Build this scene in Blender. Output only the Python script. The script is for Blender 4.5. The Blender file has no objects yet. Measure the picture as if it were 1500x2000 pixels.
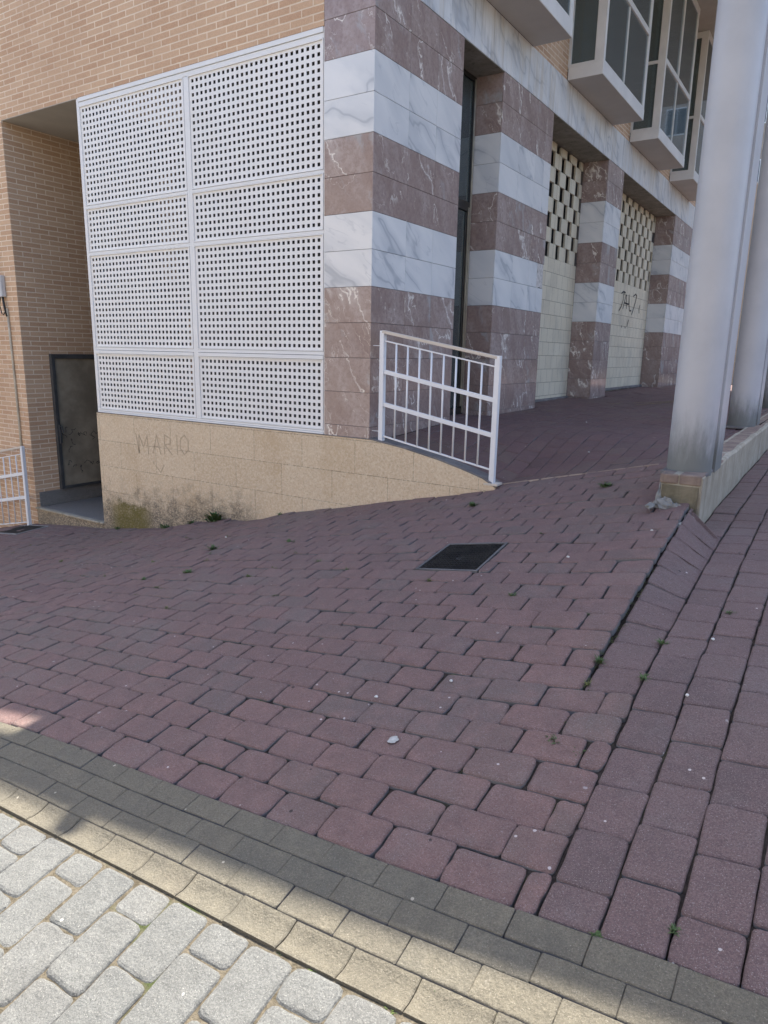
import bpy, math, random
import numpy as np
from mathutils import Matrix, Vector
random.seed(7); rng = np.random.default_rng(11)
scene = bpy.context.scene
R = math.radians

# ---------------------------------------------------------------- camera
cam = bpy.data.objects.new("camera", bpy.data.cameras.new("camera"))
scene.collection.objects.link(cam); scene.camera = cam
r_ = Vector((0.83692782, 0.54697257, 0.01930865)); u_ = Vector((-0.13727268, 0.17562947, 0.9748387)); w_ = Vector((-0.52981887, 0.81852018, -0.22207359))
M = Matrix((r_, u_, -w_)).transposed().to_4x4(); M.translation = (3.5016, -5.1426, 0.0)
cam.matrix_world = M
cam.data.sensor_fit = 'VERTICAL'; cam.data.sensor_height = 24.0; cam.data.lens = 24.0 * 1365.0 / 2000.0
cam.data.clip_start = 0.05; cam.data.clip_end = 600
scene.render.resolution_x = 768; scene.render.resolution_y = 1024

# ---------------------------------------------------------------- sun, sky, exposure
TANX, TANY = 0.16, 0.478            # horizontal shadow shift per metre of height (to +x, to -y)
to_sun = Vector((-TANX, TANY, 1.0)).normalized()
elev = math.asin(to_sun.z); az = math.atan2(to_sun.x, to_sun.y)   # azimuth clockwise from +y
world = bpy.data.worlds.new("World"); scene.world = world; world.use_nodes = True
nt = world.node_tree; nt.nodes.clear()
sky = nt.nodes.new('ShaderNodeTexSky'); sky.sky_type = 'NISHITA'; sky.sun_disc = False
sky.sun_elevation = elev; sky.sun_rotation = az; sky.altitude = 600; sky.air_density = 1.0; sky.dust_density = 3.4; sky.ozone_density = 1.0
bg = nt.nodes.new('ShaderNodeBackground'); bg.inputs['Strength'].default_value = 0.15
wo = nt.nodes.new('ShaderNodeOutputWorld')
nt.links.new(sky.outputs[0], bg.inputs['Color']); nt.links.new(bg.outputs[0], wo.inputs['Surface'])
sun = bpy.data.objects.new("sun", bpy.data.lights.new("sun", 'SUN')); scene.collection.objects.link(sun)
sun.data.energy = 4.7; sun.data.angle = R(0.4); sun.data.color = (1.0, 0.93, 0.82)
sun.rotation_euler = (-to_sun).to_track_quat('-Z', 'Y').to_euler(); sun.location = (-5, 10, 20)
scene.view_settings.view_transform = 'Standard'; scene.view_settings.look = 'None'
scene.view_settings.exposure = 1.5; scene.view_settings.gamma = 1.0
scene.render.engine = 'CYCLES'

# ---------------------------------------------------------------- helpers
COL = scene.collection
def tag(o, label=None, cat=None, group=None, kind=None):
    if label: o['label'] = label
    if cat: o['category'] = cat
    if group: o['group'] = group
    if kind: o['kind'] = kind
    return o
def empty(name, loc, label, cat, group=None):
    o = bpy.data.objects.new(name, None); COL.objects.link(o); o.location = loc; o.empty_display_size = 0.2
    return tag(o, label, cat, group)
def root_loc(p):
    v = Vector((0, 0, 0))
    while p is not None: v += Vector(p.location); p = p.parent
    return v
class MB:
    def __init__(s): s.v = []; s.f = []; s.m = []; s.a = []
    def add(s, vs, fs, mi=0, rnd=0.5):
        n = len(s.v); s.v += [tuple(map(float, p)) for p in vs]
        for f in fs: s.f.append(tuple(i + n for i in f)); s.m.append(mi); s.a.append(rnd)
    def box(s, x0, x1, y0, y1, z0, z1, mi=0, rnd=0.5):
        s.add([(x0,y0,z0),(x1,y0,z0),(x1,y1,z0),(x0,y1,z0),(x0,y0,z1),(x1,y0,z1),(x1,y1,z1),(x0,y1,z1)],
              [(0,3,2,1),(4,5,6,7),(0,1,5,4),(1,2,6,5),(2,3,7,6),(3,0,4,7)], mi, rnd)
    def bar(s, p, q, w, h, mi=0, up=(0,0,1), rnd=.5):
        p = Vector(p); q = Vector(q); d = (q-p).normalized(); up = Vector(up)
        a = d.cross(up).normalized() * (w/2); b = a.cross(d).normalized() * (h/2)
        vs = [p-a-b, p+a-b, p+a+b, p-a+b, q-a-b, q+a-b, q+a+b, q-a+b]
        s.add(vs, [(0,1,2,3),(4,7,6,5),(0,4,5,1),(1,5,6,2),(2,6,7,3),(3,7,4,0)], mi, rnd)
    def tube(s, pts, r, n=8, mi=0):
        pts = [Vector(p) for p in pts]; rings = []
        for i, p in enumerate(pts):
            d = (pts[min(i+1, len(pts)-1)] - pts[max(i-1, 0)]).normalized()
            a = d.cross(Vector((0.31, 0.17, 0.93)) if abs(d.z) < .9 else Vector((1, 0, 0))).normalized(); b = d.cross(a)
            rings.append([p + a*math.cos(t)*r + b*math.sin(t)*r for t in [2*math.pi*k/n for k in range(n)]])
        vs = [v for ring in rings for v in ring]; fs = []
        for i in range(len(pts)-1):
            for k in range(n): fs.append((i*n+k, i*n+(k+1) % n, (i+1)*n+(k+1) % n, (i+1)*n+k))
        fs.append(tuple(range(n))[::-1]); fs.append(tuple((len(pts)-1)*n+k for k in range(n)))
        s.add(vs, fs, mi)
    def build(s, name, mats, parent=None, bevel=0, smooth=False, seg=2):
        o_ = root_loc(parent) if parent is not None else Vector((0, 0, 0))
        me = bpy.data.meshes.new(name)
        me.from_pydata([(x-o_.x, y-o_.y, z-o_.z) for x, y, z in s.v], [], s.f)
        if not isinstance(mats, (list, tuple)): mats = [mats]
        for m in mats: me.materials.append(m)
        me.polygons.foreach_set('material_index', s.m)
        at = me.attributes.new('rnd', 'FLOAT', 'FACE'); at.data.foreach_set('value', s.a)
        if smooth: me.polygons.foreach_set('use_smooth', [True]*len(s.f))
        me.update()
        o = bpy.data.objects.new(name, me); COL.objects.link(o)
        if parent is not None: o.parent = parent
        if bevel:
            b = o.modifiers.new('bevel', 'BEVEL'); b.width = bevel; b.segments = seg; b.limit_method = 'ANGLE'; b.angle_limit = R(40)
        return o

# ---------------------------------------------------------------- materials
class NT:
    def __init__(s, name):
        s.m = bpy.data.materials.new(name); s.m.use_nodes = True; s.t = s.m.node_tree; s.t.nodes.clear()
        s.out = s.n('ShaderNodeOutputMaterial'); s.b = s.n('ShaderNodeBsdfPrincipled'); s.l(s.b.outputs[0], s.out.inputs[0])
        s.geo = s.n('ShaderNodeNewGeometry'); s.P = s.geo.outputs['Position']
    def n(s, t, **k):
        x = s.t.nodes.new(t)
        for a, b in k.items(): setattr(x, a, b)
        return x
    def l(s, a, b): s.t.links.new(a, b)
    def set(s, sock, v):
        if hasattr(v, 'is_output') or isinstance(v, bpy.types.NodeSocket): s.l(v, sock)
        else: sock.default_value = v
    def noise(s, scale, detail=4, rough=.6, vec=None, dist=0, out=0):
        x = s.n('ShaderNodeTexNoise'); x.inputs['Scale'].default_value = scale; x.inputs['Detail'].default_value = detail
        x.inputs['Roughness'].default_value = rough; x.inputs['Distortion'].default_value = dist
        s.l(vec if vec is not None else s.P, x.inputs['Vector']); return x.outputs[out]
    def math(s, op, a, b=0., c=0.):
        x = s.n('ShaderNodeMath', operation=op)
        s.set(x.inputs[0], a); s.set(x.inputs[1], b); s.set(x.inputs[2], c); return x.outputs[0]
    def vmath(s, op, a, b=(0,0,0)):
        x = s.n('ShaderNodeVectorMath', operation=op); s.set(x.inputs[0], a); s.set(x.inputs[1], b); return x.outputs[0]
    def ramp(s, v, lo, hi, a=0., b=1.):
        x = s.n('ShaderNodeMapRange'); x.interpolation_type = 'SMOOTHSTEP'; s.set(x.inputs[0], v)
        x.inputs[1].default_value = lo; x.inputs[2].default_value = hi; x.inputs[3].default_value = a; x.inputs[4].default_value = b
        return x.outputs[0]
    def mix(s, f, a, b, mode='MIX'):
        x = s.n('ShaderNodeMix', data_type='RGBA'); x.blend_type = mode
        s.set(x.inputs[0], f)
        for i, v in ((6, a), (7, b)): s.set(x.inputs[i], (*v, 1) if isinstance(v, tuple) and len(v) == 3 else v)
        return x.outputs[2]
    def xyz(s, v=None):
        x = s.n('ShaderNodeSeparateXYZ'); s.l(v if v is not None else s.P, x.inputs[0]); return x.outputs
    def comb(s, a, b, c):
        x = s.n('ShaderNodeCombineXYZ'); s.set(x.inputs[0], a); s.set(x.inputs[1], b); s.set(x.inputs[2], c); return x.outputs[0]
    def rnd(s):
        x = s.n('ShaderNodeAttribute'); x.attribute_name = 'rnd'; return x.outputs['Fac']
    def bump(s, h, strength=.3, dist=.01, prev=None):
        x = s.n('ShaderNodeBump'); x.inputs['Strength'].default_value = strength; x.inputs['Distance'].default_value = dist
        s.set(x.inputs['Height'], h)
        if prev is not None: s.l(prev, x.inputs['Normal'])
        return x.outputs[0]
    def fin(s, col, rough=.7, normal=None, metal=0., spec=None):
        s.set(s.b.inputs['Base Color'], (*col, 1) if isinstance(col, tuple) and len(col) == 3 else col)
        s.set(s.b.inputs['Roughness'], rough); s.b.inputs['Metallic'].default_value = metal
        if spec is not None: s.b.inputs['Specular IOR Level'].default_value = spec
        if normal is not None: s.l(normal, s.b.inputs['Normal'])
        return s.m
    def wallvec(s):
        n = s.xyz(s.geo.outputs['Normal']); p = s.xyz()
        f = s.math('GREATER_THAN', s.math('ABSOLUTE', n[0]), .5)
        u = s.math('ADD', s.math('MULTIPLY', p[1], f), s.math('MULTIPLY', p[0], s.math('SUBTRACT', 1., f)))
        f2 = s.math('GREATER_THAN', s.math('ABSOLUTE', n[2]), .7)
        v = s.math('ADD', s.math('MULTIPLY', p[1], f2), s.math('MULTIPLY', p[2], s.math('SUBTRACT', 1., f2)))
        return s.comb(u, v, 0.)

def m_plain(name, col, rough=.6, nscale=20, amt=.12, bump=.1, metal=0., spec=None):
    k = NT(name); n = k.noise(nscale, 5); n2 = k.noise(2.3, 4)
    c = k.mix(k.ramp(n, .35, .7), tuple(x*(1-amt) for x in col), tuple(min(1, x*(1+amt)) for x in col))
    c = k.mix(k.math('MULTIPLY', k.ramp(n2, .45, .75), amt*1.5), c, tuple(x*.7 for x in col))
    return k.fin(c, rough, k.bump(k.noise(nscale*6, 3), bump, .004), metal, spec)

def m_brick(name, c1, c2, mort):
    k = NT(name); v = k.wallvec()
    vd = k.vmath('ADD', v, k.vmath('MULTIPLY', k.vmath('SUBTRACT', k.noise(14, 2, out=1), (.5,.5,.5)), (.006,.006,0)))
    b = k.n('ShaderNodeTexBrick'); b.offset = .5; b.offset_frequency = 2; b.squash = 1
    k.l(vd, b.inputs['Vector']); b.inputs['Scale'].default_value = 1
    b.inputs['Brick Width'].default_value = .25; b.inputs['Row Height'].default_value = .0605
    b.inputs['Mortar Size'].default_value = .0062; b.inputs['Mortar Smooth'].default_value = .15; b.inputs['Bias'].default_value = 0
    b.inputs['Color1'].default_value = (*c1, 1); b.inputs['Color2'].default_value = (*c2, 1); b.inputs['Mortar'].default_value = (*mort, 1)
    big = k.noise(.8, 4); c = k.mix(k.ramp(big, .4, .7, 0, .35), b.outputs['Color'], tuple(x*.8 for x in c1))
    fine = k.noise(90, 4); c = k.mix(k.ramp(fine, .3, .75, 0, .30), c, tuple(min(1, x*1.35) for x in c2))
    st = k.noise(3.2, 5, vec=k.vmath('MULTIPLY', k.P, (1., 1., .25))); c = k.mix(k.ramp(st, .58, .8, 0, .4), c, tuple(x*1.1 for x in mort))
    h = k.math('ADD', k.math('MULTIPLY', b.outputs['Fac'], -1.), k.math('MULTIPLY', fine, .25))
    return k.fin(c, .85, k.bump(h, .7, .006), spec=.25)

def marble_space(k, lift):
    off = k.comb(k.math('MULTIPLY', k.rnd(), 37.), k.math('MULTIPLY', k.rnd(), 19.), k.math('MULTIPLY', k.rnd(), 53.))
    p = k.vmath('ADD', k.P, off); q = k.xyz(p)
    hor = k.math('ADD', q[0], q[1])
    u = k.math('ADD', k.math('MULTIPLY', hor, lift), q[2]); v = k.math('SUBTRACT', k.math('MULTIPLY', q[2], lift), hor)
    return p, u, v
def vein(k, sc, width, thr, gate, vec, rough=.55, det=5, soft=.1):
    n = k.math('ABSOLUTE', k.math('SUBTRACT', k.noise(sc, det, rough, vec=vec), .5))
    return k.math('MULTIPLY', k.ramp(n, 0, width, 1, 0), k.ramp(k.noise(sc*.8, 3, vec=gate), thr, thr+soft))
def m_brown_marble():
    k = NT('brown marble'); p, u, v = marble_space(k, -.5)
    st = k.comb(k.math('MULTIPLY', u, .55), k.math('MULTIPLY', v, 1.3), 0.)
    warp = k.vmath('MULTIPLY', k.vmath('SUBTRACT', k.noise(3.5, 5, .6, vec=p, out=1), (.5,.5,.5)), (.35,.35,.35)); pw = k.vmath('ADD', st, warp)
    base = k.mix(k.ramp(k.noise(2.6, 7, .65, vec=pw), .34, .68), (.30,.215,.19), (.42,.335,.305))
    base = k.mix(k.ramp(k.noise(28, 6, .75, vec=p), .42, .66, 0, .55), base, (.23,.16,.145))
    base = k.mix(k.ramp(k.noise(13, 6, .8, vec=pw), .56, .70, 0, .5), base, (.44,.37,.34))
    gr = k.ramp(k.noise(1.15, 5, .65, vec=pw), .58, .66, 0, .75); base = k.mix(gr, base, (.40,.39,.385))
    c = k.mix(k.math('MULTIPLY', vein(k, 1.15, .0065, .43, k.vmath('ADD', p, (7.,3.,5.)), pw, .5, 4), .95), base, (.86,.80,.72))
    c = k.mix(k.math('MULTIPLY', vein(k, 1.15, .026, .50, k.vmath('ADD', p, (7.,3.,5.)), pw, .5, 4), .38), c, (.66,.60,.56))
    c = k.mix(k.math('MULTIPLY', vein(k, 2.9, .007, .46, p, pw, .5, 3), .6), c, (.72,.64,.56))
    rough = k.ramp(k.noise(6, 4), .3, .8, .10, .24)
    return k.fin(c, rough, k.bump(k.noise(3., 2), .03, .02), spec=.55)
def m_white_marble(name='white marble', stain=0.):
    k = NT(name); p, u, v = marble_space(k, .62)
    st = k.comb(k.math('MULTIPLY', u, 1.25), k.math('MULTIPLY', v, .30), 0.)
    warp = k.vmath('MULTIPLY', k.vmath('SUBTRACT', k.noise(1.6, 3, .5, vec=p, out=1), (.5,.5,.5)), (.30,.30,.30)); pw = k.vmath('ADD', st, warp)
    base = k.mix(k.ramp(k.noise(2.2, 5, .55, vec=pw), .35, .7), (.78,.775,.765), (.66,.67,.68))
    c = k.mix(k.math('MULTIPLY', vein(k, 1.3, .012, .40, k.vmath('ADD', p, (2.,9.,4.)), pw, .45, 3), .75), base, (.33,.35,.38))
    c = k.mix(k.math('MULTIPLY', vein(k, 1.3, .07, .40, k.vmath('ADD', p, (2.,9.,4.)), pw, .45, 3), .50), c, (.50,.52,.55))
    c = k.mix(k.math('MULTIPLY', vein(k, 4., .02, .50, p, pw, .5, 4), .35), c, (.45,.47,.50))
    rough = .17
    if stain:
        s1 = k.noise(1., 5, .7, vec=k.vmath('MULTIPLY', k.P, (9., 9., .55)))
        c = k.mix(k.ramp(s1, .47, .70, 0, stain), c, (.50,.40,.25))
        s2 = k.noise(1., 5, .7, vec=k.vmath('MULTIPLY', k.vmath('ADD', k.P, (5., 3., 1.)), (13., 13., .8)))
        c = k.mix(k.ramp(s2, .52, .68, 0, stain*1.4), c, (.30,.29,.27)); rough = .4
    return k.fin(c, rough, spec=.5)

def m_paver(name, cols, rough=.78, patch=None, speck=(.55,.55,.53), dust=(.3,.28,.25), joint=None, pw=.6):
    k = NT(name); r = k.rnd(); cr = k.n('ShaderNodeValToRGB'); k.l(r, cr.inputs[0])
    e = cr.color_ramp.elements
    while len(e) < len(cols): e.new(.5)
    for i, c in enumerate(cols): e[i].position = i/(len(cols)-1); e[i].color = (*c, 1)
    c = cr.outputs[0]; mid = cols[len(cols)//2]
    off = k.comb(k.math('MULTIPLY', r, 61.), k.math('MULTIPLY', r, 29.), 0.); po = k.vmath('ADD', k.P, off)
    big = k.math('ADD', k.noise(.55, 4), k.math('MULTIPLY', k.math('SUBTRACT', r, .5), .16))
    c = k.mix(k.ramp(big, .47, .60, 0, pw), c, patch or tuple(x*.75 for x in mid))
    n2 = k.noise(9, 6, .7, vec=po); c = k.mix(k.ramp(n2, .38, .72, 0, .55), c, tuple(min(1, x*1.45) for x in mid))
    n3 = k.noise(23, 5, .7, vec=po); c = k.mix(k.ramp(n3, .50, .74, 0, .45), c, tuple(x*.55 for x in mid))
    c = k.mix(k.ramp(k.noise(2.3, 5, .7), .50, .72, 0, .40), c, dust)
    fine = k.noise(170, 4, .8); c = k.mix(k.ramp(fine, .38, .62, .0, .6), c, tuple(x*.5 for x in mid))
    gr = k.noise(330, 2, .6); c = k.mix(k.ramp(gr, .60, .70, 0, .75), c, speck)
    for sc_, th, rad_, col_, am in ((9., .90, .11, speck, .8), (23., .93, .16, tuple(min(1, x*1.5) for x in speck), .85), (14., .955, .15, (.015,.015,.017), .8)):
        vor = k.n('ShaderNodeTexVoronoi'); vor.inputs['Scale'].default_value = sc_; k.l(k.vmath('ADD', k.P, (sc_, 3., 1.)), vor.inputs['Vector'])
        rc = k.n('ShaderNodeSeparateColor'); k.l(vor.outputs['Color'], rc.inputs[0])
        dw = k.math('ADD', vor.outputs['Distance'], k.math('MULTIPLY', k.noise(75, 3), .14))
        dot = k.math('MULTIPLY', k.ramp(dw, rad_, rad_+.035, 1, 0), k.math('GREATER_THAN', rc.outputs[0], th))
        c = k.mix(k.math('MULTIPLY', dot, am), c, col_)
    sc = k.noise(4.2, 7, .8, dist=.9); c = k.mix(k.ramp(sc, .67, .74, 0, .55), c, speck)
    h = k.math('ADD', k.math('MULTIPLY', k.noise(100, 5, .75), 1.4), k.math('MULTIPLY', k.noise(20, 4, .6, vec=po), 2.2))
    return k.fin(c, k.ramp(n2, .3, .8, rough-.12, rough+.1), k.bump(h, .75, .007), spec=.3)

def m_dirt(name, a, b, green=.5):
    k = NT(name); c = k.mix(k.ramp(k.noise(40, 5), .3, .7), a, b)
    c = k.mix(k.ramp(k.noise(4.5, 4), .55, .68, 0, green), c, (.055,.075,.025))
    return k.fin(c, .95, k.bump(k.noise(150, 4), .8, .01), spec=.1)

def m_beige():
    k = NT('beige sandstone cladding'); v = k.wallvec(); p = k.xyz()
    b = k.n('ShaderNodeTexBrick'); b.offset = .42; k.l(k.vmath('ADD', v, (.15, .165, 0)), b.inputs['Vector']); b.inputs['Scale'].default_value = 1
    b.inputs['Brick Width'].default_value = .62; b.inputs['Row Height'].default_value = .305; b.inputs['Mortar Size'].default_value = .0024
    b.inputs['Mortar Smooth'].default_value = .1
    b.inputs['Color1'].default_value = (.58,.445,.30,1); b.inputs['Color2'].default_value = (.64,.50,.345,1); b.inputs['Mortar'].default_value = (.26,.20,.14,1)
    c = b.outputs['Color']
    c = k.mix(k.ramp(k.noise(45, 6, .8), .40, .66, 0, .85), c, (.76,.65,.49))
    c = k.mix(k.ramp(k.noise(70, 5, .8, vec=k.vmath('ADD', k.P, (3., 1., 2.))), .52, .72, 0, .75), c, (.30,.21,.13))
    c = k.mix(k.ramp(k.noise(1.6, 5), .5, .75, 0, .35), c, (.40,.26,.12))
    # mould creeping up from the ground at the low end, with a green patch
    hgt = k.math('SUBTRACT', p[2], k.math('ADD', k.math('MULTIPLY', p[0], .12), -1.36))       # 0 along a line ~.2 m above ground
    warp = k.math('MULTIPLY', k.math('SUBTRACT', k.noise(7, 6, .75), .5), 1.1)
    low = k.ramp(k.math('ADD', hgt, warp), -.25, .25, 1, 0)
    xr = k.math('MULTIPLY', k.ramp(p[0], -1.7, -1.15, 1, 0), 1.)
    grime = k.math('MULTIPLY', k.math('MULTIPLY', low, xr), k.ramp(k.noise(85, 5, .8), .36, .54))
    c = k.mix(k.math('MULTIPLY', grime, .9), c, (.085,.078,.065))
    gx = k.math('MULTIPLY', k.ramp(p[0], -3.85, -3.6), k.ramp(p[0], -3.2, -2.95, 1, 0))
    gz = k.ramp(k.math('ADD', p[2], k.math('MULTIPLY', warp, .35)), -1.86, -1.76, 1, 0)
    c = k.mix(k.math('MULTIPLY', k.math('MULTIPLY', gx, gz), k.ramp(k.noise(60, 4, .8), .3, .6, .4, .9)), c, (.13,.11,.02))
    h = k.math('ADD', k.math('MULTIPLY', b.outputs['Fac'], -1.5), k.math('MULTIPLY', k.noise(90, 5, .8), 1.))
    return k.fin(c, .85, k.bump(h, .5, .005), spec=.25)

def m_painted(name, col=(.74,.74,.74), rust=.5, rough=.4):
    k = NT(name)
    c = k.mix(k.ramp(k.noise(3, 4), .4, .75, 0, .25), col, tuple(x*.85 for x in col))
    c = k.mix(k.ramp(k.noise(26, 6, .7, vec=k.vmath('MULTIPLY', k.P, (1., 1., .7))), .63, .74, 0, rust), c, (.33,.15,.06))
    return k.fin(c, rough, k.bump(k.noise(35, 3), .12, .004), spec=.4)

def m_screen():
    k = NT('white perforated sheet'); p = k.xyz()
    c = k.mix(k.ramp(k.noise(2.2, 5), .4, .75, 0, .35), (.82,.81,.795), (.72,.70,.675))
    c = k.mix(k.ramp(k.noise(1., 4, vec=k.vmath('MULTIPLY', k.P, (30., 30., 1.2))), .6, .8, 0, .25), c, (.50,.45,.38))
    return k.fin(c, .45, spec=.4)

def m_steel():
    k = NT('grey painted steel column'); p = k.xyz()
    c = k.mix(k.ramp(k.noise(1.8, 5), .35, .7), (.47,.475,.495), (.41,.415,.435))
    c = k.mix(k.ramp(k.noise(1., 5, .7, vec=k.vmath('MULTIPLY', k.P, (5., 5., .8))), .58, .85, 0, .22), c, (.30,.28,.25))
    w = k.math('ADD', p[2], k.math('MULTIPLY', k.math('SUBTRACT', k.noise(1., 6, .7, vec=k.vmath('MULTIPLY', k.P, (14., 14., 3.))), .5), .45))
    c = k.mix(k.ramp(w, -.62, -.30, .85, 0), c, (.13,.14,.13))
    sc = k.noise(1., 4, .6, vec=k.vmath('MULTIPLY', k.P, (22., 22., 5.)), dist=1.2)
    c = k.mix(k.ramp(sc, .74, .79, 0, .8), c, (.07,.06,.06))
    return k.fin(c, k.ramp(w, -.62, -.3, .75, .42), k.bump(k.noise(50, 4), .1, .003), spec=.4)

def m_conc(name, a, b, streak=.5, rough=.9):
    k = NT(name); c = k.mix(k.ramp(k.noise(5, 6, .7), .35, .7), a, b)
    s = k.noise(1., 5, .7, vec=k.vmath('MULTIPLY', k.P, (12., 12., 1.5)))
    c = k.mix(k.ramp(s, .5, .75, 0, streak), c, tuple(x*.35 for x in a))
    return k.fin(c, rough, k.bump(k.noise(60, 6, .8), .7, .01), spec=.2)

def m_block():
    k = NT('cream hollow block'); v = k.wallvec()
    b = k.n('ShaderNodeTexBrick'); b.offset = .37; b.offset_frequency = 2; k.l(k.vmath('ADD', v, (.0, .195, 0)), b.inputs['Vector']); b.inputs['Scale'].default_value = 1
    b.inputs['Brick Width'].default_value = .245; b.inputs['Row Height'].default_value = .20; b.inputs['Mortar Size'].default_value = .003; b.inputs['Mortar Smooth'].default_value = .2
    b.inputs['Color1'].default_value = (.66,.585,.45,1); b.inputs['Color2'].default_value = (.71,.64,.50,1); b.inputs['Mortar'].default_value = (.20,.17,.13,1)
    g = k.math('SINE', k.math('MULTIPLY', k.xyz()[2], 2*math.pi/.0165))
    c = k.mix(k.ramp(g, .6, 1., 0, .16), b.outputs['Color'], (.30,.27,.2))
    c = k.mix(k.ramp(k.noise(2.2, 5), .45, .75, 0, .4), c, (.40,.37,.31))
    c = k.mix(k.ramp(k.noise(30, 4), .62, .72, 0, .4), c, (.33,.29,.22))
    h = k.math('ADD', k.math('MULTIPLY', b.outputs['Fac'], -1.), k.math('MULTIPLY', g, .12))
    return k.fin(c, .8, k.bump(h, .6, .005), spec=.25)

def m_glass(name, tint=(.55,.62,.62), rough=.03, mixf=.45):
    k = NT(name); k.t.nodes.remove(k.b)
    tr = k.n('ShaderNodeBsdfTransparent'); tr.inputs[0].default_value = (*tint, 1)
    gl = k.n('ShaderNodeBsdfGlossy'); gl.inputs['Roughness'].default_value = rough; gl.inputs[0].default_value = (.9,.95,1,1)
    df = k.n('ShaderNodeBsdfDiffuse'); df.inputs[0].default_value = (.22,.27,.275,1)
    lw = k.n('ShaderNodeFresnel'); lw.inputs[0].default_value = 1.55
    a = k.n('ShaderNodeMixShader'); a.inputs[0].default_value = mixf; k.l(tr.outputs[0], a.inputs[1]); k.l(df.outputs[0], a.inputs[2])
    m = k.n('ShaderNodeMixShader'); k.l(lw.outputs[0], m.inputs[0]); k.l(a.outputs[0], m.inputs[1]); k.l(gl.outputs[0], m.inputs[2])
    k.l(m.outputs[0], k.out.inputs[0]); return k.m

def m_cover():
    k = NT('cast iron'); p = k.xyz()
    a = k.math('SINE', k.math('MULTIPLY', p[0], 2*math.pi/.018)); b = k.math('SINE', k.math('MULTIPLY', p[1], 2*math.pi/.018))
    h = k.math('MULTIPLY', a, b)
    c = k.mix(k.ramp(k.noise(8, 5), .4, .7), (.016,.016,.017), (.040,.038,.036))
    return k.fin(c, .7, k.bump(h, 1., .010), 0., .25)

BRICK = m_brick('tan brickwork', (.50,.31,.195), (.61,.42,.28), (.80,.69,.54))
BRICKD = m_brick('brown brickwork', (.33,.205,.14), (.40,.26,.18), (.55,.44,.34))
BROWN = m_brown_marble(); WHITE = m_white_marble(); FASCIA = m_white_marble('stained white marble', .42)
RED = m_paver('red concrete paver', [(0.161,0.108,0.102), (0.196,0.124,0.114), (0.176,0.115,0.106), (0.211,0.131,0.118), (0.168,0.119,0.108), (0.189,0.119,0.110), (0.158,0.122,0.114)], patch=(0.166,0.133,0.117), speck=(0.362,0.332,0.326), dust=(0.216,0.181,0.168))
REDS = m_paver('dark red paver', [(0.138,0.098,0.095), (0.176,0.117,0.110), (0.158,0.108,0.104), (0.191,0.123,0.115), (0.169,0.108,0.103)], patch=(0.155,0.123,0.117), speck=(0.384,0.350,0.333), dust=(0.213,0.180,0.171), pw=.4)
SIDE = m_conc('grey paver flank', (.15,.148,.152), (.22,.215,.22), .3)
PORCH = m_paver('porch red paver', [(0.140,0.090,0.088), (0.183,0.107,0.102), (0.161,0.098,0.095), (0.195,0.115,0.107)], patch=(0.183,0.140,0.110), speck=(0.366,0.305,0.268), dust=(0.207,0.159,0.134))
BORD = m_paver('tan border block', [(0.138,0.126,0.098), (0.167,0.150,0.112), (0.152,0.138,0.107)], patch=(0.129,0.125,0.103), speck=(0.313,0.285,0.230), dust=(0.193,0.170,0.129), pw=.5)
GREY = m_paver('grey road block', [(0.155,0.159,0.151), (0.181,0.184,0.174), (0.167,0.170,0.161), (0.194,0.193,0.181)], patch=(0.155,0.157,0.147), speck=(0.392,0.381,0.351), dust=(0.206,0.196,0.165), pw=.4)
DIRT = m_dirt('dark joint soil', (.025,.021,.02), (.055,.045,.04), .25)
SAND = m_dirt('sandy joint', (.085,.072,.05), (.165,.142,.105), .9)
BEIGE = m_beige(); PAINT = m_painted('white painted steel', (.78,.785,.80), .35)
RUST = m_painted('rusty white paint', (.62,.55,.47), .95, .5); SCREEN = m_screen(); STEEL = m_steel()
FRAMEW = m_plain('white window frame', (.80,.79,.77), .4, 3, .05, .03)
SOFF = m_plain('soffit plaster', (.48,.46,.42), .9, 3, .06, .1)
CREAM = m_plain('cream ceiling plaster', (.56,.52,.46), .9, 2, .06, .1)
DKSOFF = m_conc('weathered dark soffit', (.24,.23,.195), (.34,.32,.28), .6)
CONC = m_conc('weathered concrete', (.36,.32,.25), (.46,.42,.34), .75)
CONCD = m_conc('dark cement', (.16,.15,.15), (.25,.235,.225), .4); MORT = m_conc('pale mortar', (.24,.235,.22), (.38,.375,.35), .5)
BLOCK = m_block(); DARK = m_plain('dark interior', (.05,.05,.052), .9, 2, .2, 0)
SLOTSHADE = m_plain('painted slot shade', (.012,.011,.010), .95, 2, .2, 0)
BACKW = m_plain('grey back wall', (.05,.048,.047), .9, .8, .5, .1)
CURT = m_plain('grey curtain', (.30,.30,.28), .9, 3, .2, .2); BLUE = m_plain('blue cloth', (.08,.36,.66), .9, 4, .2, .3)
GLASS = m_glass('bay glass', (.62,.70,.70), .03, .42); DGLASS = m_glass('door glass', (.30,.36,.35), .02, .25)
ALU = m_plain('dark bronze aluminium', (.06,.06,.058), .35, 10, .1, .05, .6); ALUL = m_plain('bright aluminium edge', (.50,.46,.38), .3, 10, .1, .05, .7)
DOORM = m_plain('brown grey steel door', (.30,.26,.20), .5, 3, .25, .15); DOORF = m_plain('dark door frame', (.07,.072,.075), .5, 8, .2, .1)
GRAN = m_plain('speckled dark granite', (.25,.235,.22), .5, 180, .75, .1); IRON = m_cover()
SPRAY = m_plain('black spray paint', (.025,.025,.028), .7, 20, .1, 0); FAINT = m_plain('faded spray paint', (.49,.385,.27), .9, 30, .12, 0)
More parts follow.
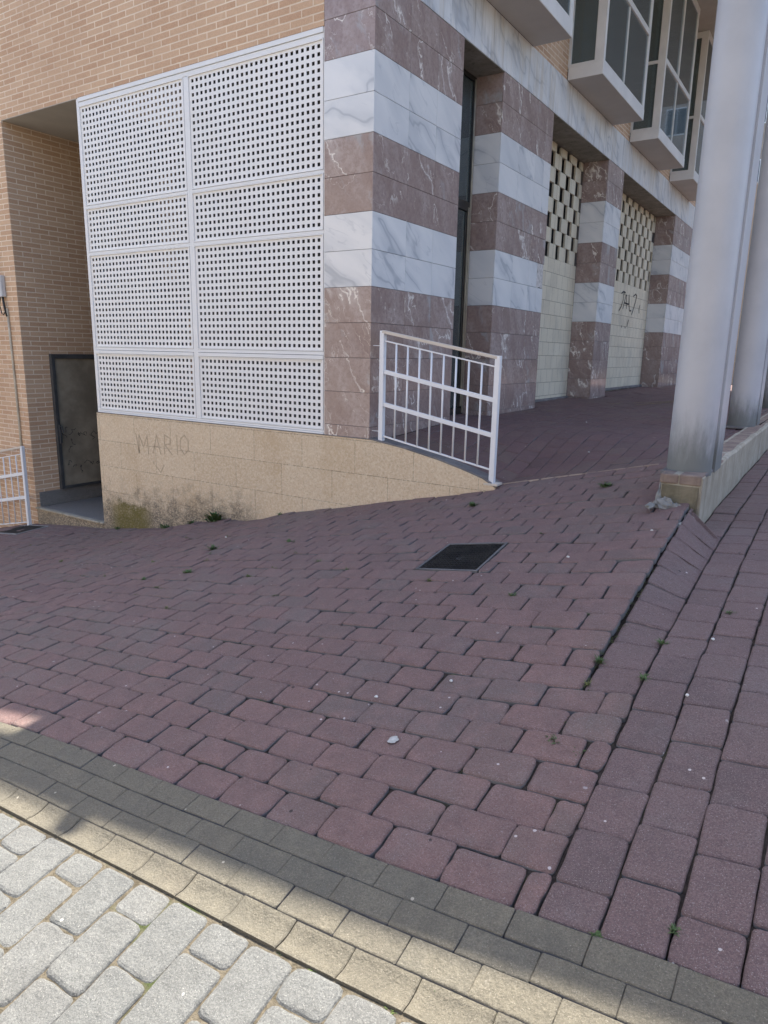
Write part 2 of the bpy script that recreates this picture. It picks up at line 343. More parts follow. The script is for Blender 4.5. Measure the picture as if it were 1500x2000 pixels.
CABLE = m_plain('black cable', (.02,.02,.02), .6, 8, .1, 0); PVC = m_plain('grey beige conduit', (.50,.44,.33), .6, 8, .15, 0); BOXM = m_plain('grey plastic box', (.52,.53,.54), .5, 8, .05, 0)
GUM = m_plain('pale spot', (.40,.40,.38), .9, 60, .2, .1)
def m_leaf(name, col):
    k = NT(name); c = k.mix(k.rnd(), tuple(x*.6 for x in col), tuple(min(1, x*1.5) for x in col))
    k.b.inputs['Subsurface Weight'].default_value = 0; return k.fin(c, .6, spec=.3)
LEAF = m_leaf('weed green', (.065,.105,.035)); MOSSM = m_leaf('moss green', (.06,.085,.02)); OLIVE = m_leaf('olive weed', (.10,.11,.035))

# ---------------------------------------------------------------- terrain
def smooth(t): t = np.clip(t, 0, 1); return t*t*(3-2*t)
FX = [-60, -20, -9., -6.4, -5.4, -3.92, -2.92, -1.76]; FZ = [-9., -5.2, -3.1, -2.56, -2.335, -2.175, -2.02, -1.74]
def main(x, y):
    x = np.asarray(x, float); y = np.asarray(y, float)
    base = -1.342 + .227*x + .002*x*x
    xc = np.minimum(x, 8.0); base = np.where(x > 8, -1.342+.227*8+.128 + (x-8)*.05, base)
    left = np.interp(x, FX, FZ)
    t = smooth((x + 1.9)/1.0)
    F = left*(1-t) + base*t
    cc = .097 + .034*np.minimum(x, 5.); cc = .05 + np.logaddexp(0, (cc-.05)/.02)*.02
    yy = np.clip(y, -8, 3)
    return F + cc*yy - .003*yy*yy
SY = [-2.6, -2.3, -2., -1.5, -.9, 0., 4., 14., 60.]; SZ = [-1.165, -1.125, -1.095, -1.04, -1.0, -.955, -.92, -.85, -.4]
def side(x, y):
    x = np.asarray(x, float); y = np.asarray(y, float)
    s = np.interp(y, SY, SZ) + .10*(np.minimum(x, 7)-3.1)
    t = smooth((y + 2.9)/.6)
    return main(x, y)*(1-t) + s*t
def G(x, y):
    x = np.asarray(x, float); y = np.asarray(y, float)
    t = smooth((x - 2.80)/.20)
    t = np.maximum(t, np.where(x > 2.84, smooth((y + 1.0)/.28), 0.))
    z = main(x, y)*(1-t) + side(x, y)*t
    # slight unevenness of the settled paving
    return z + .006*np.sin(x*2.3+y*1.1)*np.sin(y*1.9-.7*x) + .003*np.sin(x*5.1-y*4.3)
def edgez(x):
    return np.where(x < 1.2, -.755 - .225*np.clip(x, 0, 1.2), np.minimum(main(x, .14), -.675))
def porch(x, y):
    x = np.asarray(x, float); y = np.asarray(y, float)
    e = edgez(x); inn = -.70 + .0075*np.clip(y-1.5, 0, 13)
    t = smooth((y-.12)/1.5)
    return e*(1-t) + inn*t + .004*np.sin(x*2.1+1)*np.sin(y*1.7)

# ---------------------------------------------------------------- pavers
def pavers(name, rects, H, mats, rad=.015, bev=.010, drop=.007, jit=.0025, tilt=.004, hj=.002, gap=.0016, gx=1., gy=1., depth=.035, kind='structure', curve=None, sidemat=None):
    """rects: (x0,x1,y0,y1[,rnd]).  Every block is modelled: rounded outline, arrised edge, own height and tilt."""
    V = []; F = []; MI = []; A = []; n0 = 0
    arc = [0, .5*math.pi/2, math.pi/2]
    for q in rects:
        x0, x1, y0, y1 = q[:4]; rv = q[4] if len(q) > 4 else random.random()
        g = gap*(.5 + random.random()*.9); gX, gY = g*gx, g*gy
        cx, cy = (x0+x1)/2, (y0+y1)/2; rr = min(rad*(.8+.4*random.random()), (x1-x0)*.35, (y1-y0)*.35)
        P = []
        for sx, sy, a0 in ((1, 1, 0), (-1, 1, 1), (-1, -1, 2), (1, -1, 3)):
            jx, jy = random.uniform(-jit, jit), random.uniform(-jit, jit)
            ccx = cx + sx*((x1-x0)/2 - gX - rr) + jx; ccy = cy + sy*((y1-y0)/2 - gY - rr) + jy
            for a in arc:
                t = a0*math.pi/2 + a; P.append((ccx + rr*math.cos(t), ccy + rr*math.sin(t)))
        Q = []
        for i_ in range(len(P)):
            p_, q_ = P[i_], P[(i_+1) % len(P)]; Q.append(p_)
            if i_ % 3 == 2:
                for f_ in (.33, .67):
                    Q.append((p_[0]+(q_[0]-p_[0])*f_ + random.gauss(0, jit*.45), p_[1]+(q_[1]-p_[1])*f_ + random.gauss(0, jit*.45)))
        P = Q
        P = np.array(P); m = len(P); c = np.array([cx, cy])
        def inset(d):
            v = P - c; hw = np.array([(x1-x0)/2, (y1-y0)/2]); return c + v*(1 - d/hw)
        ax, ay = random.gauss(0, tilt), random.gauss(0, tilt); dz = random.gauss(0, hj)
        rings = ((P, -depth), (P, -drop), (inset(bev*.35), -drop*.35), (inset(bev), 0.))
        for ring, off in rings:
            z = H(ring[:, 0], ring[:, 1]) + off + dz + ax*(ring[:, 0]-cx) + ay*(ring[:, 1]-cy)
            if curve is not None: z = z + curve(ring[:, 0], ring[:, 1])
            V.append(np.column_stack([ring, z]))
        for k in range(3):
            for i in range(m):
                j = (i+1) % m
                F.append((n0+k*m+i, n0+k*m+j, n0+(k+1)*m+j, n0+(k+1)*m+i)); MI.append(1 if (k == 0 and len(mats) > 1) else 0); A.append(rv)
        if curve is None:
            F.append(tuple(n0+3*m+i for i in range(m))); MI.append(0); A.append(rv); n0 += 4*m
        else:
            T = V[-1]; y_t = np.linspace(T[:, 1].min(), T[:, 1].max(), 9)
            xl, xr = T[:, 0].min()+.0, T[:, 0].max()
            F.append(tuple(n0+3*m+i for i in range(m))); MI.append(0); A.append(rv); n0 += 4*m
    V = np.concatenate(V)
    me = bpy.data.meshes.new(name); me.from_pydata(V.tolist(), [], F)
    for mm in mats: me.materials.append(mm)
    me.polygons.foreach_set('material_index', MI)
    at = me.attributes.new('rnd', 'FLOAT', 'FACE'); at.data.foreach_set('value', A); me.update()
    o = bpy.data.objects.new(name, me); COL.objects.link(o); o['kind'] = kind
    return o

Y0 = -3.635; YE = [Y0]
while YE[-1] < .1: YE.append(YE[-1] + (.1357 if len(YE) < 10 else .1425))
HX0, HX1 = 1.50, 1.905       # manhole
HY0 = min(YE, key=lambda v: abs(v+1.73)); HY1 = min(YE, key=lambda v: abs(v+1.31))
def clip_hole(x0, x1, y0, y1, out):
    if x1 <= HX0 or x0 >= HX1 or y1 <= HY0 or y0 >= HY1: out.append((x0, x1, y0, y1)); return
    if x0 < HX0 - .03: out.append((x0, HX0, y0, y1))
    if x1 > HX1 + .03: out.append((HX1, x1, y0, y1))
rects = []
k = 0; YRAMP = max(v for v in YE if v < -2.55)
while k < len(YE)-1:
    y0 = YE[k]; y1 = YE[k+1]
    xr = 3.0145 if y1 < -2.55 else 2.815
    if y1 > -.69: xr = 2.612
    xl_lim = 1.22 if y1 > .02 else -8.0
    off = {0: 1.845}.get(k, 1.845 + .105*k + .013*math.sin(k*1.7)) % .221
    x = xr; e = [xr]; xs = off + .221*math.floor((xr-off)/.221)
    if xr - xs < .06: xs -= .221
    while xs > xl_lim: e.append(xs + random.uniform(-.006, .006)); xs -= .221
    e.append(xl_lim)
    for a, b in zip(e[1:], e[:-1]):
        if b - a > .03: clip_hole(a, b, y0, y1, rects)
    rects_done = len(rects)
    k += 1
rects = [q + ((1.0 if random.random() < (.42 if -3.12 < q[2] < -2.55 + .1*math.sin(q[0]*2) and q[0] < 2.5 else .05) else random.random()*.83),) for q in rects]
def field_h(x, y):
    b = smooth((x-2.35)/.45)*smooth((y+2.7)/.5)*smooth((-1.0-y)/.5)
    return G(np.minimum(x, 2.80) + 0*y, y) + .016*b
PAV = pavers('pavement', rects, lambda x, y: np.where(x < 2.83, field_h(x, y), G(x, y)), [RED, SIDE], rad=.018, bev=.011, drop=.007, jit=.004, tilt=.008, hj=.0025, gap=.0017, gx=1.7, gy=.6)
# ramp strip beside the crack and the strips of the side street
rects = []
y = -2.60
y = YRAMP
while y < -.80:
    l = random.uniform(.17, .20); rects.append((2.824, 3.012, y, min(y+l, -.75))); y += l
def ramp_h(x, y): return G(x, y) - .008
pavers('ramp_strip', rects, ramp_h, [REDS, SIDE], tilt=.012)
rects = []
for i in range(16):
    x0 = 3.018 + .157*i; x1 = x0 + .155; y = Y0 + random.uniform(-.12, 0)
    y = {0: -3.71, 1: -3.636, 2: -3.70}.get(i, y)
    while y < 13.9:
        l = random.uniform(.178, .196); a = max(y, Y0); y += l
        if y - a > .04 and not (x0 < 2.85): rects.append((x0, x1, a, y))
x0 = 2.862
y = -.76
while y < 13.9:
    l = random.uniform(.178, .196); rects.append((2.872, 3.014, y, y+l)); y += l
pavers('side_street', rects, G, [REDS, SIDE], jit=.003, rad=.012, bev=.009, gap=.0015, gx=1.3, gy=.7, tilt=.006)
# porch floor
rects = []
i = 0; x0 = -.42
while x0 < 2.70:
    x1 = x0 + .152; y = .14 + (.11 if i % 2 else 0) - .11
    while y < 13.9:
        a = max(y, .14); y += .222
        if y - a > .05 and not (x0 < -.01 and not ((1.53 < a and y < 2.5) or (3.9 < a and y < 6.45) or (7.2 < a and y < 11.4))):
            rects.append((max(x0, .0) if a < 1.4 else x0, min(x1, 2.72), a, y))
    x0 = x1; i += 1
rects = [q for q in rects if q[1]-q[0] > .03]
pavers('porch_floor', rects, porch, [PORCH, SIDE], rad=.012)
# tan border blocks: three flat rows and one hollowed channel row
BY = [Y0, -3.722, -3.807, -3.894, -3.985]; EX = [.044+.003, .145+.006, .033, .112]
rows = []
for j in range(3):
    xs = -8 + EX[j]
    while xs < 6.5: rows.append((xs, xs+.1985, BY[j+1]+.0006, BY[j]-.0006)); xs += .1985
pavers('kerb_strip', rows, G, [BORD, SIDE], rad=.004, bev=.004, drop=.003, jit=.0012, tilt=.003, hj=.0012, gap=.0008)
V = MB(); xs = -8 + EX[3]
while xs < 6.5:
    rv = random.random(); n = 9; a, b = xs+.001, xs+.1975; ya, yb = BY[4]+.001, BY[3]-.001; dz = random.gauss(0, .001)
    vs = []
    for i in range(n):
        t = i/(n-1); yy = ya + (yb-ya)*t; dip = -.011*(1-(2*t-1)**2) - (.003 if i in (0, n-1) else 0)
        for xx, ed in ((a, -.03), (a, -.003), (a+.004, 0), (b-.004, 0), (b, -.003), (b, -.03)):
            vs.append((xx, yy, float(G(xx, yy)) + dip + ed + dz))
    fs = [(i*6+j, i*6+j+1, (i+1)*6+j+1, (i+1)*6+j) for i in range(n-1) for j in range(5)]
    fs.append((5, 4, 3, 2, 1, 0)); fs.append(tuple((n-1)*6+q for q in (0, 1, 2, 3, 4, 5)))
    V.add(vs, fs, 0, rv); xs += .1985
V.build('gutter_strip', [BORD])['kind'] = 'structure'
# grey road blocks
rects = []; xs = -7.98 + .036; c = 0
while xs < 6.5:
    y = -3.990; l = .104 if c % 2 == 0 else .216
    while y > -8.0:
        rects.append((xs, xs+.1585, y-l, y)); y -= l; l = random.choice([.222, .222, .222, .228])
    xs += .1585; c += 1
pavers('road', rects, lambda x, y: G(x, y)-.004, [GREY, SIDE], rad=.021, bev=.011, drop=.008, jit=.0035, hj=.002, tilt=.005, gap=.0017)

# soil under the blocks, and the open ground out to the horizon
def sheet(name, X, Y, H, mat, dz=0.):
    X = np.array(X); Y = np.array(Y); xx, yy = np.meshgrid(X, Y); z = H(xx, yy) + dz
    V = np.column_stack([xx.ravel(), yy.ravel(), z.ravel()]); nx = len(X)
    F = [(j*nx+i, j*nx+i+1, (j+1)*nx+i+1, (j+1)*nx+i) for j in range(len(Y)-1) for i in range(nx-1)]
    me = bpy.data.meshes.new(name); me.from_pydata(V.tolist(), [], F); me.materials.append(mat); me.update()
    o = bpy.data.objects.new(name, me); COL.objects.link(o); o['kind'] = 'structure'; return o
LX = [-300, -80, -30, -15] + list(np.arange(-10, 2.8, .25)) + list(np.arange(2.8, 3.1, .05)) + list(np.arange(3.2, 9, .3)) + [12, 20, 40, 100, 300]
LY = [-300, -80, -30, -14] + list(np.arange(-10, -4.1, .3)) + list(np.arange(-3.99, .2, .12)) + list(np.arange(.4, 4, .4)) + [6, 9, 14, 20, 40, 100, 300]
def Hg(x, y):
    z = G(x, y) - .013 - np.where(y < -3.60, .03, 0.) - np.where((x > 2.7) & (x < 3.1) & (y > -2.9) & (y < -.4), .02, 0.)
    cut = (x > -5.3) & (x < 2.7) & (y > .02) | (x < 1.1) & (y > .02) | ((x > 2.62) & (x < 2.84) & (y > -.45))
    return np.where(cut, z - .5, z)
sheet('ground', LX, LY, Hg, DIRT)
sheet('road_bed', [-300, -80, -30, -15] + list(np.arange(-10, 9, .1)) + [12, 20, 40, 100, 300], [-300, -80, -30, -14] + list(np.arange(-10, -4.02, .1)) + [-3.9835], G, SAND, -.0115)
sheet('porch_bed', np.arange(-.45, 2.84, .12), list(np.arange(.06, 2, .1))+list(np.arange(2, 14, 1.)), porch, DIRT, -.012)

# ---------------------------------------------------------------- the apartment building
BLD = empty('apartment_building', (-2, 0, -2), 'brick apartment building with striped brown and white marble pillars, white perforated screen and glazed bays', 'building')
w = MB()
w.box(-16, -.512, .004, .28, 2.62, 5.80)
w.box(-16, -5.38, 0.002, 3.4, -4.2, 2.6195)
w.build('brick_wall', BRICKD if False else BRICK, BLD)
w = MB()
prev = 0.
BAYS = [(1.25, 3.19), (4.34, 6.40), (7.38, 9.45), (10.40, 12.50)]
for a, b in BAYS + [(14.2, 0)]:
    w = MB(); w.box(-.25, -.003, prev+.012 if prev == 0 else prev, a, 3.415, 5.975); prev = b
    w.build('brick_pier', BRICK, BLD)
s = MB(); s.box(-.60, 3.05, -.06, 14.3, 5.98, 6.25); s.build('roof_slab', SOFF, BLD)
s = MB(); s.box(-16.0, -.52, .3, 14, 5.6, 5.78); s.build('roof', SOFF, BLD)
# recessed entrance at the left
s = MB(); s.box(-5.3795, -3.9, .0065, 3.4, 2.612, 2.619); s.build('entrance_ceiling', CREAM, BLD)
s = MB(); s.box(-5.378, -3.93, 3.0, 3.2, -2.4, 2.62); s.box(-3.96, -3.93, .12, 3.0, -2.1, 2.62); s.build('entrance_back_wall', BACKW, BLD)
s = MB(); s.box(-5.378, -3.925, .02, 3.0, -2.5, -2.112); s.build('entrance_landing', GRAN, BLD, .002)
s = MB(); s.box(-5.379, -3.925, -.022, .045, -2.127, -2.106); s.build('landing_nosing', CONC, BLD, .003)
s = MB(); s.box(-5.36, -3.925, -.004, .015, -2.9, -2.128); s.build('landing_riser', BEIGE, BLD)
s = MB(); s.box(-5.378, -5.362, .05, 2.99, -2.111, -1.915); s.build('skirting', GRAN, BLD, .002)
s = MB(); s.box(-5.378, -5.345, .37, 1.42, -1.913, -.11)
dr = s.build('metal_door', DOORM, BLD, .004)
s = MB()
for a, b, c, d in ((.35, .40, -1.912, -.10), (1.40, 1.45, -1.912, -.10), (.402, 1.398, -.16, -.10), (.402, 1.398, -1.912, -1.875)): s.box(-5.376, -5.322, a, b, c, d)
s.build('door_frame', DOORF, dr, .004)
s = MB(); s.box(-5.32, -5.30, .372, .40, -1.28, -1.03); s.tube([(-5.305, .386, -1.05), (-5.27, .386, -1.05), (-5.265, .40, -1.14)], .008)
s.build('handle', DOORF, dr, .003)
def stroke(mb, pts, plane, c, w=.012, off=.002):
    """ribbon along 2-D points on a wall. plane 'y': (x,z) at y=c facing -y ; plane 'x': (y,z) at x=c facing +x"""
    pts = [Vector(p) for p in pts]
    for i in range(len(pts)-1):
        p, q = pts[i], pts[i+1]; d = (q-p)
        if d.length < 1e-6: continue
        d.normalize(); n = Vector((-d.y, d.x))*w/2; e = d*w*.3
        quad = [p-e-n, q+e-n, q+e+n, p-e+n]; o2 = off + .0003*(i % 3)
        if plane == 'y': mb.add([(v.x, c-o2, v.y) for v in quad], [(0,1,2,3)])
        else: mb.add([(c+o2, v.x, v.y) for v in quad], [(0,1,2,3)])
s = MB()
for _ in range(26):
    y0 = random.uniform(.47, 1.3); z0 = random.uniform(-1.62, -1.05); pts = [(y0, z0)]
    for _ in range(random.randint(3, 7)): pts.append((pts[-1][0]+random.uniform(-.03, .05), pts[-1][1]+random.uniform(-.045, .045)))
    s = MB(); stroke(s, pts, 'x', -5.345, .006); s.build('scribble', SPRAY, dr)

# marble pillars, slab by slab
ZQ = -.0488; TOPZ = 2.94
def courses(z0, z1):
    k = math.floor((z0-ZQ)/.3); out = []
    while ZQ + .3*k < z1:
        a, b = max(z0, ZQ+.3*k), min(z1, ZQ+.3*(k+1))
        kk = k; band = 1 if kk in (2, 3, 6, 7) else 0
        if b-a > .01: out.append((a, b, band))
        k += 1
    return out
def slab(mb, plane, c, a0, a1, z0, z1, mi, thick=.012, sgn=1):
    g = .0016; r = random.random()
    if plane == 'x':
        lo, hi = sorted((c, c - sgn*thick)); mb.box(lo, hi, a0+g, a1-g, z0+g, z1-g, mi, r)
    else:
        lo, hi = sorted((c, c + sgn*thick)); mb.box(a0+g, a1-g, lo, hi, z0+g, z1-g, mi, r)
def pillar(y0, y1, z0, depth, splits, left=True, right=True, broken=None, x_in=0.):
    mb = MB()
    mb.box(-depth-.25, -.013, y0+.013, y1-.013, z0, TOPZ+.01, 2)
    for a, b, m_ in courses(z0, TOPZ):
        ys = [y0] + splits + [y1]
        for p, q in zip(ys[:-1], ys[1:]):
            if broken and broken(p, q, a, b): continue
            slab(mb, 'x', 0., p, q, a, b, m_)
        if left: slab(mb, 'y', y0, -depth, -.0125, a, b, m_)
        if right: slab(mb, 'y', y1, -depth, -.0125, a, b, m_, sgn=-1)
    return mb.build('marble_pillar', [BROWN, WHITE, CONCD], BLD, .0012, seg=1)
# corner pillar: -y face runs 0.51 m to the left
mb = MB(); mb.box(-.508, -.013, .013, 1.50, -.80, 5.975, 2)
for a, b, m_ in courses(-.77, TOPZ):
    for p, q in ((0, .545), (.545, 1.03), (1.03, 1.52)): slab(mb, 'x', 0., p, q, a, b, m_)
    slab(mb, 'y', 0.0, -.508, -.0005, a, b, m_)
    slab(mb, 'y', 1.52, -.30, -.0125, a, b, m_, sgn=-1)
for a in np.arange(TOPZ, 6.5, .3): slab(mb, 'y', 0.0, -.508, -.0005, a, min(a+.3, 5.97), 0) if a < 5.9 else None
mb.build('marble_pillar', [BROWN, WHITE, CONCD], BLD, .0012, seg=1)
def brk(p, q, a, b): return p > 3.5 and .84 < (a+b)/2 < 1.16
pillar(2.45, 3.97, -.75, .39, [2.96, 3.46, 3.74], broken=brk)
pillar(6.38, 7.25, -.68, .39, [6.82])
pillar(11.30, 14.2, -.65, .39, [11.8, 12.3, 12.8, 13.3, 13.75])
s = MB(); s.box(-.4, -.002, 14.21, 36, -1.2, 5.9); s.build('rear_wall', BRICK, BLD)
s = MB()                                                      # bare patch where slabs broke off
pts = [(3.74, 1.15), (3.955, 1.15), (3.96, 1.02), (3.965, .852), (3.85, .87), (3.80, .853), (3.742, .853), (3.755, .93), (3.742, .98), (3.77, 1.04)]
s.add([(-.006, a, b) for a, b in pts] + [(-.013, a, b) for a, b in pts], [tuple(range(10))] + [(i, i+10, (i+1) % 10+10, (i+1) % 10) for i in range(10)])
s.build('broken_patch', m_plain('bare pale mortar', (.60,.56,.53), .95, 25, .2, .6), BLD)
# fascia and opening soffits
mb = MB(); y = 0.0; n = 0
while y < 14.2:
    y1 = y + .62; slab(mb, 'x', .004, y, min(y1, 14.2), TOPZ, 3.412, 0, .025); y = y1
mb.box(-.40, -.022, .02, 14.2, TOPZ+.012, 3.41, 1)
mb.build('fascia', [FASCIA, CONCD], BLD, .001, seg=1)
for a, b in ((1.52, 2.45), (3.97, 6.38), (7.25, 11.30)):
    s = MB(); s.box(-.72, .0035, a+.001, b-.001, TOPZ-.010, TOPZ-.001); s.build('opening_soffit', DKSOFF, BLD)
# glazed door
fr = MB(); X = -.33
for a, b, c, d in ((1.525, 1.57, -.70, 2.925), (2.395, 2.445, -.70, 2.925), (1.571, 2.394, 2.88, 2.925), (1.571, 2.394, 1.56, 1.66), (1.571, 2.394, -.70, -.62)): fr.box(X-.05, X+.012, a, b, c, d)
fr.box(X-.03, X+.008, 1.571, 1.62, -.61, 1.55); fr.box(X-.03, X+.008, 2.33, 2.385, -.61, 1.55)
door = fr.build('glass_door', ALU, BLD, .003)
s = MB(); s.box(X-.012, X-.006, 1.625, 2.327, -.61, 1.555); s.build('pane', DGLASS, door)
s = MB(); s.box(X-.012, X-.006, 1.572, 2.393, 1.665, 2.875); s.build('transom_pane', DGLASS, door)
s = MB(); s.box(X+.013, X+.030, 2.355, 2.372, -.60, 1.60); s.box(X+.013, X+.024, 2.402, 2.43, -.68, 2.9); s.build('edge_trim', ALUL, door, .002)
s = MB(); s.tube([(X+.02, 1.66, .05), (X+.07, 1.66, .05), (X+.07, 1.66, .45), (X+.02, 1.66, .45)], .01); s.build('handle', ALUL, door)
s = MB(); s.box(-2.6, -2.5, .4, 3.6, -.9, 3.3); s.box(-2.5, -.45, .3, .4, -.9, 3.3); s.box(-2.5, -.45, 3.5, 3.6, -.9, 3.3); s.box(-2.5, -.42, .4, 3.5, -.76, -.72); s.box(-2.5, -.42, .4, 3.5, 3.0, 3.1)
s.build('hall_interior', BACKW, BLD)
# block infill walls with pierced tops
def infill(y0, y1, z0, graf=None):
    mb = MB(); X = -.39; zt = TOPZ-.02
    mb.box(X-.14, X, y0, y1, z0-.05, 1.405)
    row = 0; z = 1.405
    while z < zt-.02:
        z1 = min(z+.2, zt); yy = y0 - .22*(row % 2) + random.uniform(-.01, .01) + .12
        prevy = y0
        while yy < y1:
            sw = random.uniform(.155, .19); a, b = yy, yy+sw
            if a > prevy + .01: mb.box(X-.03, X+random.uniform(-.001, .001), prevy, min(a, y1), z+.0015, z1-.0015)
            prevy = max(prevy, b); yy += .44
        if prevy < y1 - .01: mb.box(X-.03, X, prevy, y1, z+.0015, z1-.0015)
        z = z1; row += 1
    o = mb.build('block_wall', BLOCK, BLD, .0015, seg=1)
    s = MB(); s.box(X-.30, X-.22, y0, y1, z0, 2.95); s.build('shade_sheet', SLOTSHADE, BLD)  # black sheet, painted stand-in for the shade behind the slots
    s = MB(); s.box(X-.05, X+.045, y0+.001, y1-.001, z0-.03, z0+.02); s.build('cement_fillet', CONCD, BLD, .012)
    return o
infill(3.97, 6.38, -.66)
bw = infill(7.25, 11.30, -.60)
s = MB(); X = -.386
for g in ([(9.15,1.21),(9.28,1.25),(9.42,1.24)], [(9.33,1.24),(9.30,1.10),(9.20,.97),(9.06,.88)],
          [(9.33,.93),(9.47,1.20),(9.52,1.19),(9.58,.95)], [(9.40,1.05),(9.72,1.04)], [(9.72,1.18),(9.78,1.0),(9.84,.92),(9.95,.93)], [(9.70,1.22),(9.74,1.06)],
          [(10.05,1.22),(10.20,1.27),(10.30,1.24),(10.22,1.10),(10.10,.95),(10.02,.86)], [(10.62,1.08),(10.58,.99),(10.62,.92)], [(9.82,.74),(9.75,.62)], [(9.60,.60),(9.63,.58)], [(9.35,.61),(9.37,.58)]):
    s = MB(); stroke(s, g, 'x', X, .028); s.build('graffiti', SPRAY, bw)
s = MB()
for g in ([(7.75,.76),(7.70,.66),(7.76,.56)], [(7.85,.66),(7.98,.70),(8.10,.66),(8.0,.60),(7.88,.64)], [(8.1,.70),(8.3,.66),(8.5,.68)], [(8.3,.80),(8.45,.66),(8.4,.78),(8.55,.64),(8.6,.80),(8.45,.60),(8.36,.40)], [(8.05,.58),(8.3,.60),(8.5,.60)], [(8.3,.74),(8.6,.78)], [(8.35,.72),(8.55,.73)]):
    stroke(s, g, 'x', X, .042)
s.build('graffiti', SPRAY, bw)
# glazed bays
def bay(y0, y1, blue=False, mulls=(.46,)):
    z0, z1, X = 3.412, 5.976, .45
    mb = MB(); mb.box(.005, X, y0, y1, z0, z0+.145)
    root = mb.build('bay_window', FRAMEW, BLD, .004)
    s = MB(); s.box(.005, X, y0, y1, z1-.10, z1); s.build('head_panel', FRAMEW, root, .004)
    s = MB()
    s.box(.012, X-.006, y0+.006, y1-.006, z0-.002, z0+.002); s.build('bay_floor', m_sof, root)
    f = MB(); t = .032; za, zb = z0+.146, z1-.101
    for yy, sg in ((y0, 1), (y1, -1)):
        a, b = sorted((yy+sg*.004, yy+sg*.045))
        f.box(.33, X-.004, a, b, za, zb); f.box(-.02, .032, a, b, za, zb); f.box(.033, .329, a, b, za, za+.03)
        f.box(.033, .329, a, b, 4.50, 4.545)
    f.box(X-.045, X-.002, y0+.046, y0+.062, za, zb); f.box(X-.045, X-.002, y1-.10, y1-.046, za, zb)
    f.box(X-.045, X+.004, y0+.063, y1-.101, 4.49, 4.565)
    f.box(X-.040, X-.002, y0+.063, y1-.101, za, za+.02)
    for mfr in mulls:
        ym = y0 + (y1-y0)*mfr; f.box(X-.03, X-.001, ym-.007, ym+.007, za+.02, 4.489); f.box(X-.035, X+.001, ym-.028, ym+.028, 4.566, zb)
    f.build('frame', FRAMEW, root, .003)
    p = MB(); p.box(X-.022, X-.018, y0+.063, y1-.101, za+.02, 4.488); p.box(X-.022, X-.018, y0+.063, y1-.101, 4.567, zb)
    for yy, sg in ((y0, 1), (y1, -1)):
        a, b = sorted((yy+sg*.022, yy+sg*.026)); p.box(.033, .329, a, b, za+.03, 4.499); p.box(.033, .329, a, b, 4.546, zb)
    p.build('pane', GLASS, root)
    c = MB(); xs = []
    nfold = 60
    for i in range(nfold+1):
        yy = y0+.10+(y1-y0-.25)*i/nfold; xx = -.12 + .025*math.sin(i*1.9) + .01*math.sin(i*.7); xs.append((xx, yy))
    c.add([(a, b, za) for a, b in xs] + [(a, b, zb) for a, b in xs], [(i, i+1, nfold+2+i, nfold+1+i) for i in range(nfold)])
    c.build('curtain', CURT, root, smooth=True)
    d = MB(); d.box(-1.6, -1.5, y0-.2, y1+.2, z0, z1); d.box(-1.5, -.26, y0-.1, y0-.05, z0, z1); d.box(-1.5, -.26, y1+.05, y1+.1, z0, z1); d.box(-1.5, 0, y0, y1, z0, z0+.1)
    d.build('room_interior', DARK, root)
    if blue:
        q = MB(); q.box(.13, .325, y0+.075, y0+.085, za+.01, 4.62); q.build('hanging_cloth', BLUE, root)
m_sof = m_plain('grey soffit paint', (.52,.50,.47), .85, 2, .05, .05)
for i, (a, b) in enumerate(BAYS): bay(a, b, blue=(i == 1))

# perforated metal screen in eight panels
scr = MB(); T = .045
def fbox(x0, x1, z0, z1, y0=.012, y1=.05): scr.box(x0, x1, y0, y1, z0, z1)
XL, XM0, XM1, XR = -3.915, -2.235, -2.165, -.515
fbox(XL, -3.876, -.752, 2.617); fbox(-.5235, XR, -.752, 2.617); fbox(-2.2265, -2.1645, -.713, 2.533)
fbox(-3.8755, -.524, 2.536, 2.574); fbox(-3.8755, -.524, 2.577, 2.617, .004, .05); fbox(-3.8755, -.524, -.752, -.735, .004, .05); fbox(-3.8755, -.524, -.733, -.714)
for xa_, xb_ in ((-3.8755, -2.227), (-2.164, -.524)):
    fbox(xa_, xb_, 1.501, 1.5275); fbox(xa_, xb_, 1.0085, 1.0395); fbox(xa_, xb_, -.030, 0.0005); fbox(xa_, xb_, -.069, -.034, .004, .05)
fr = scr.build('ventilation_screen', m_painted('white screen frame', (.78,.78,.775), .25), BLD, .002)
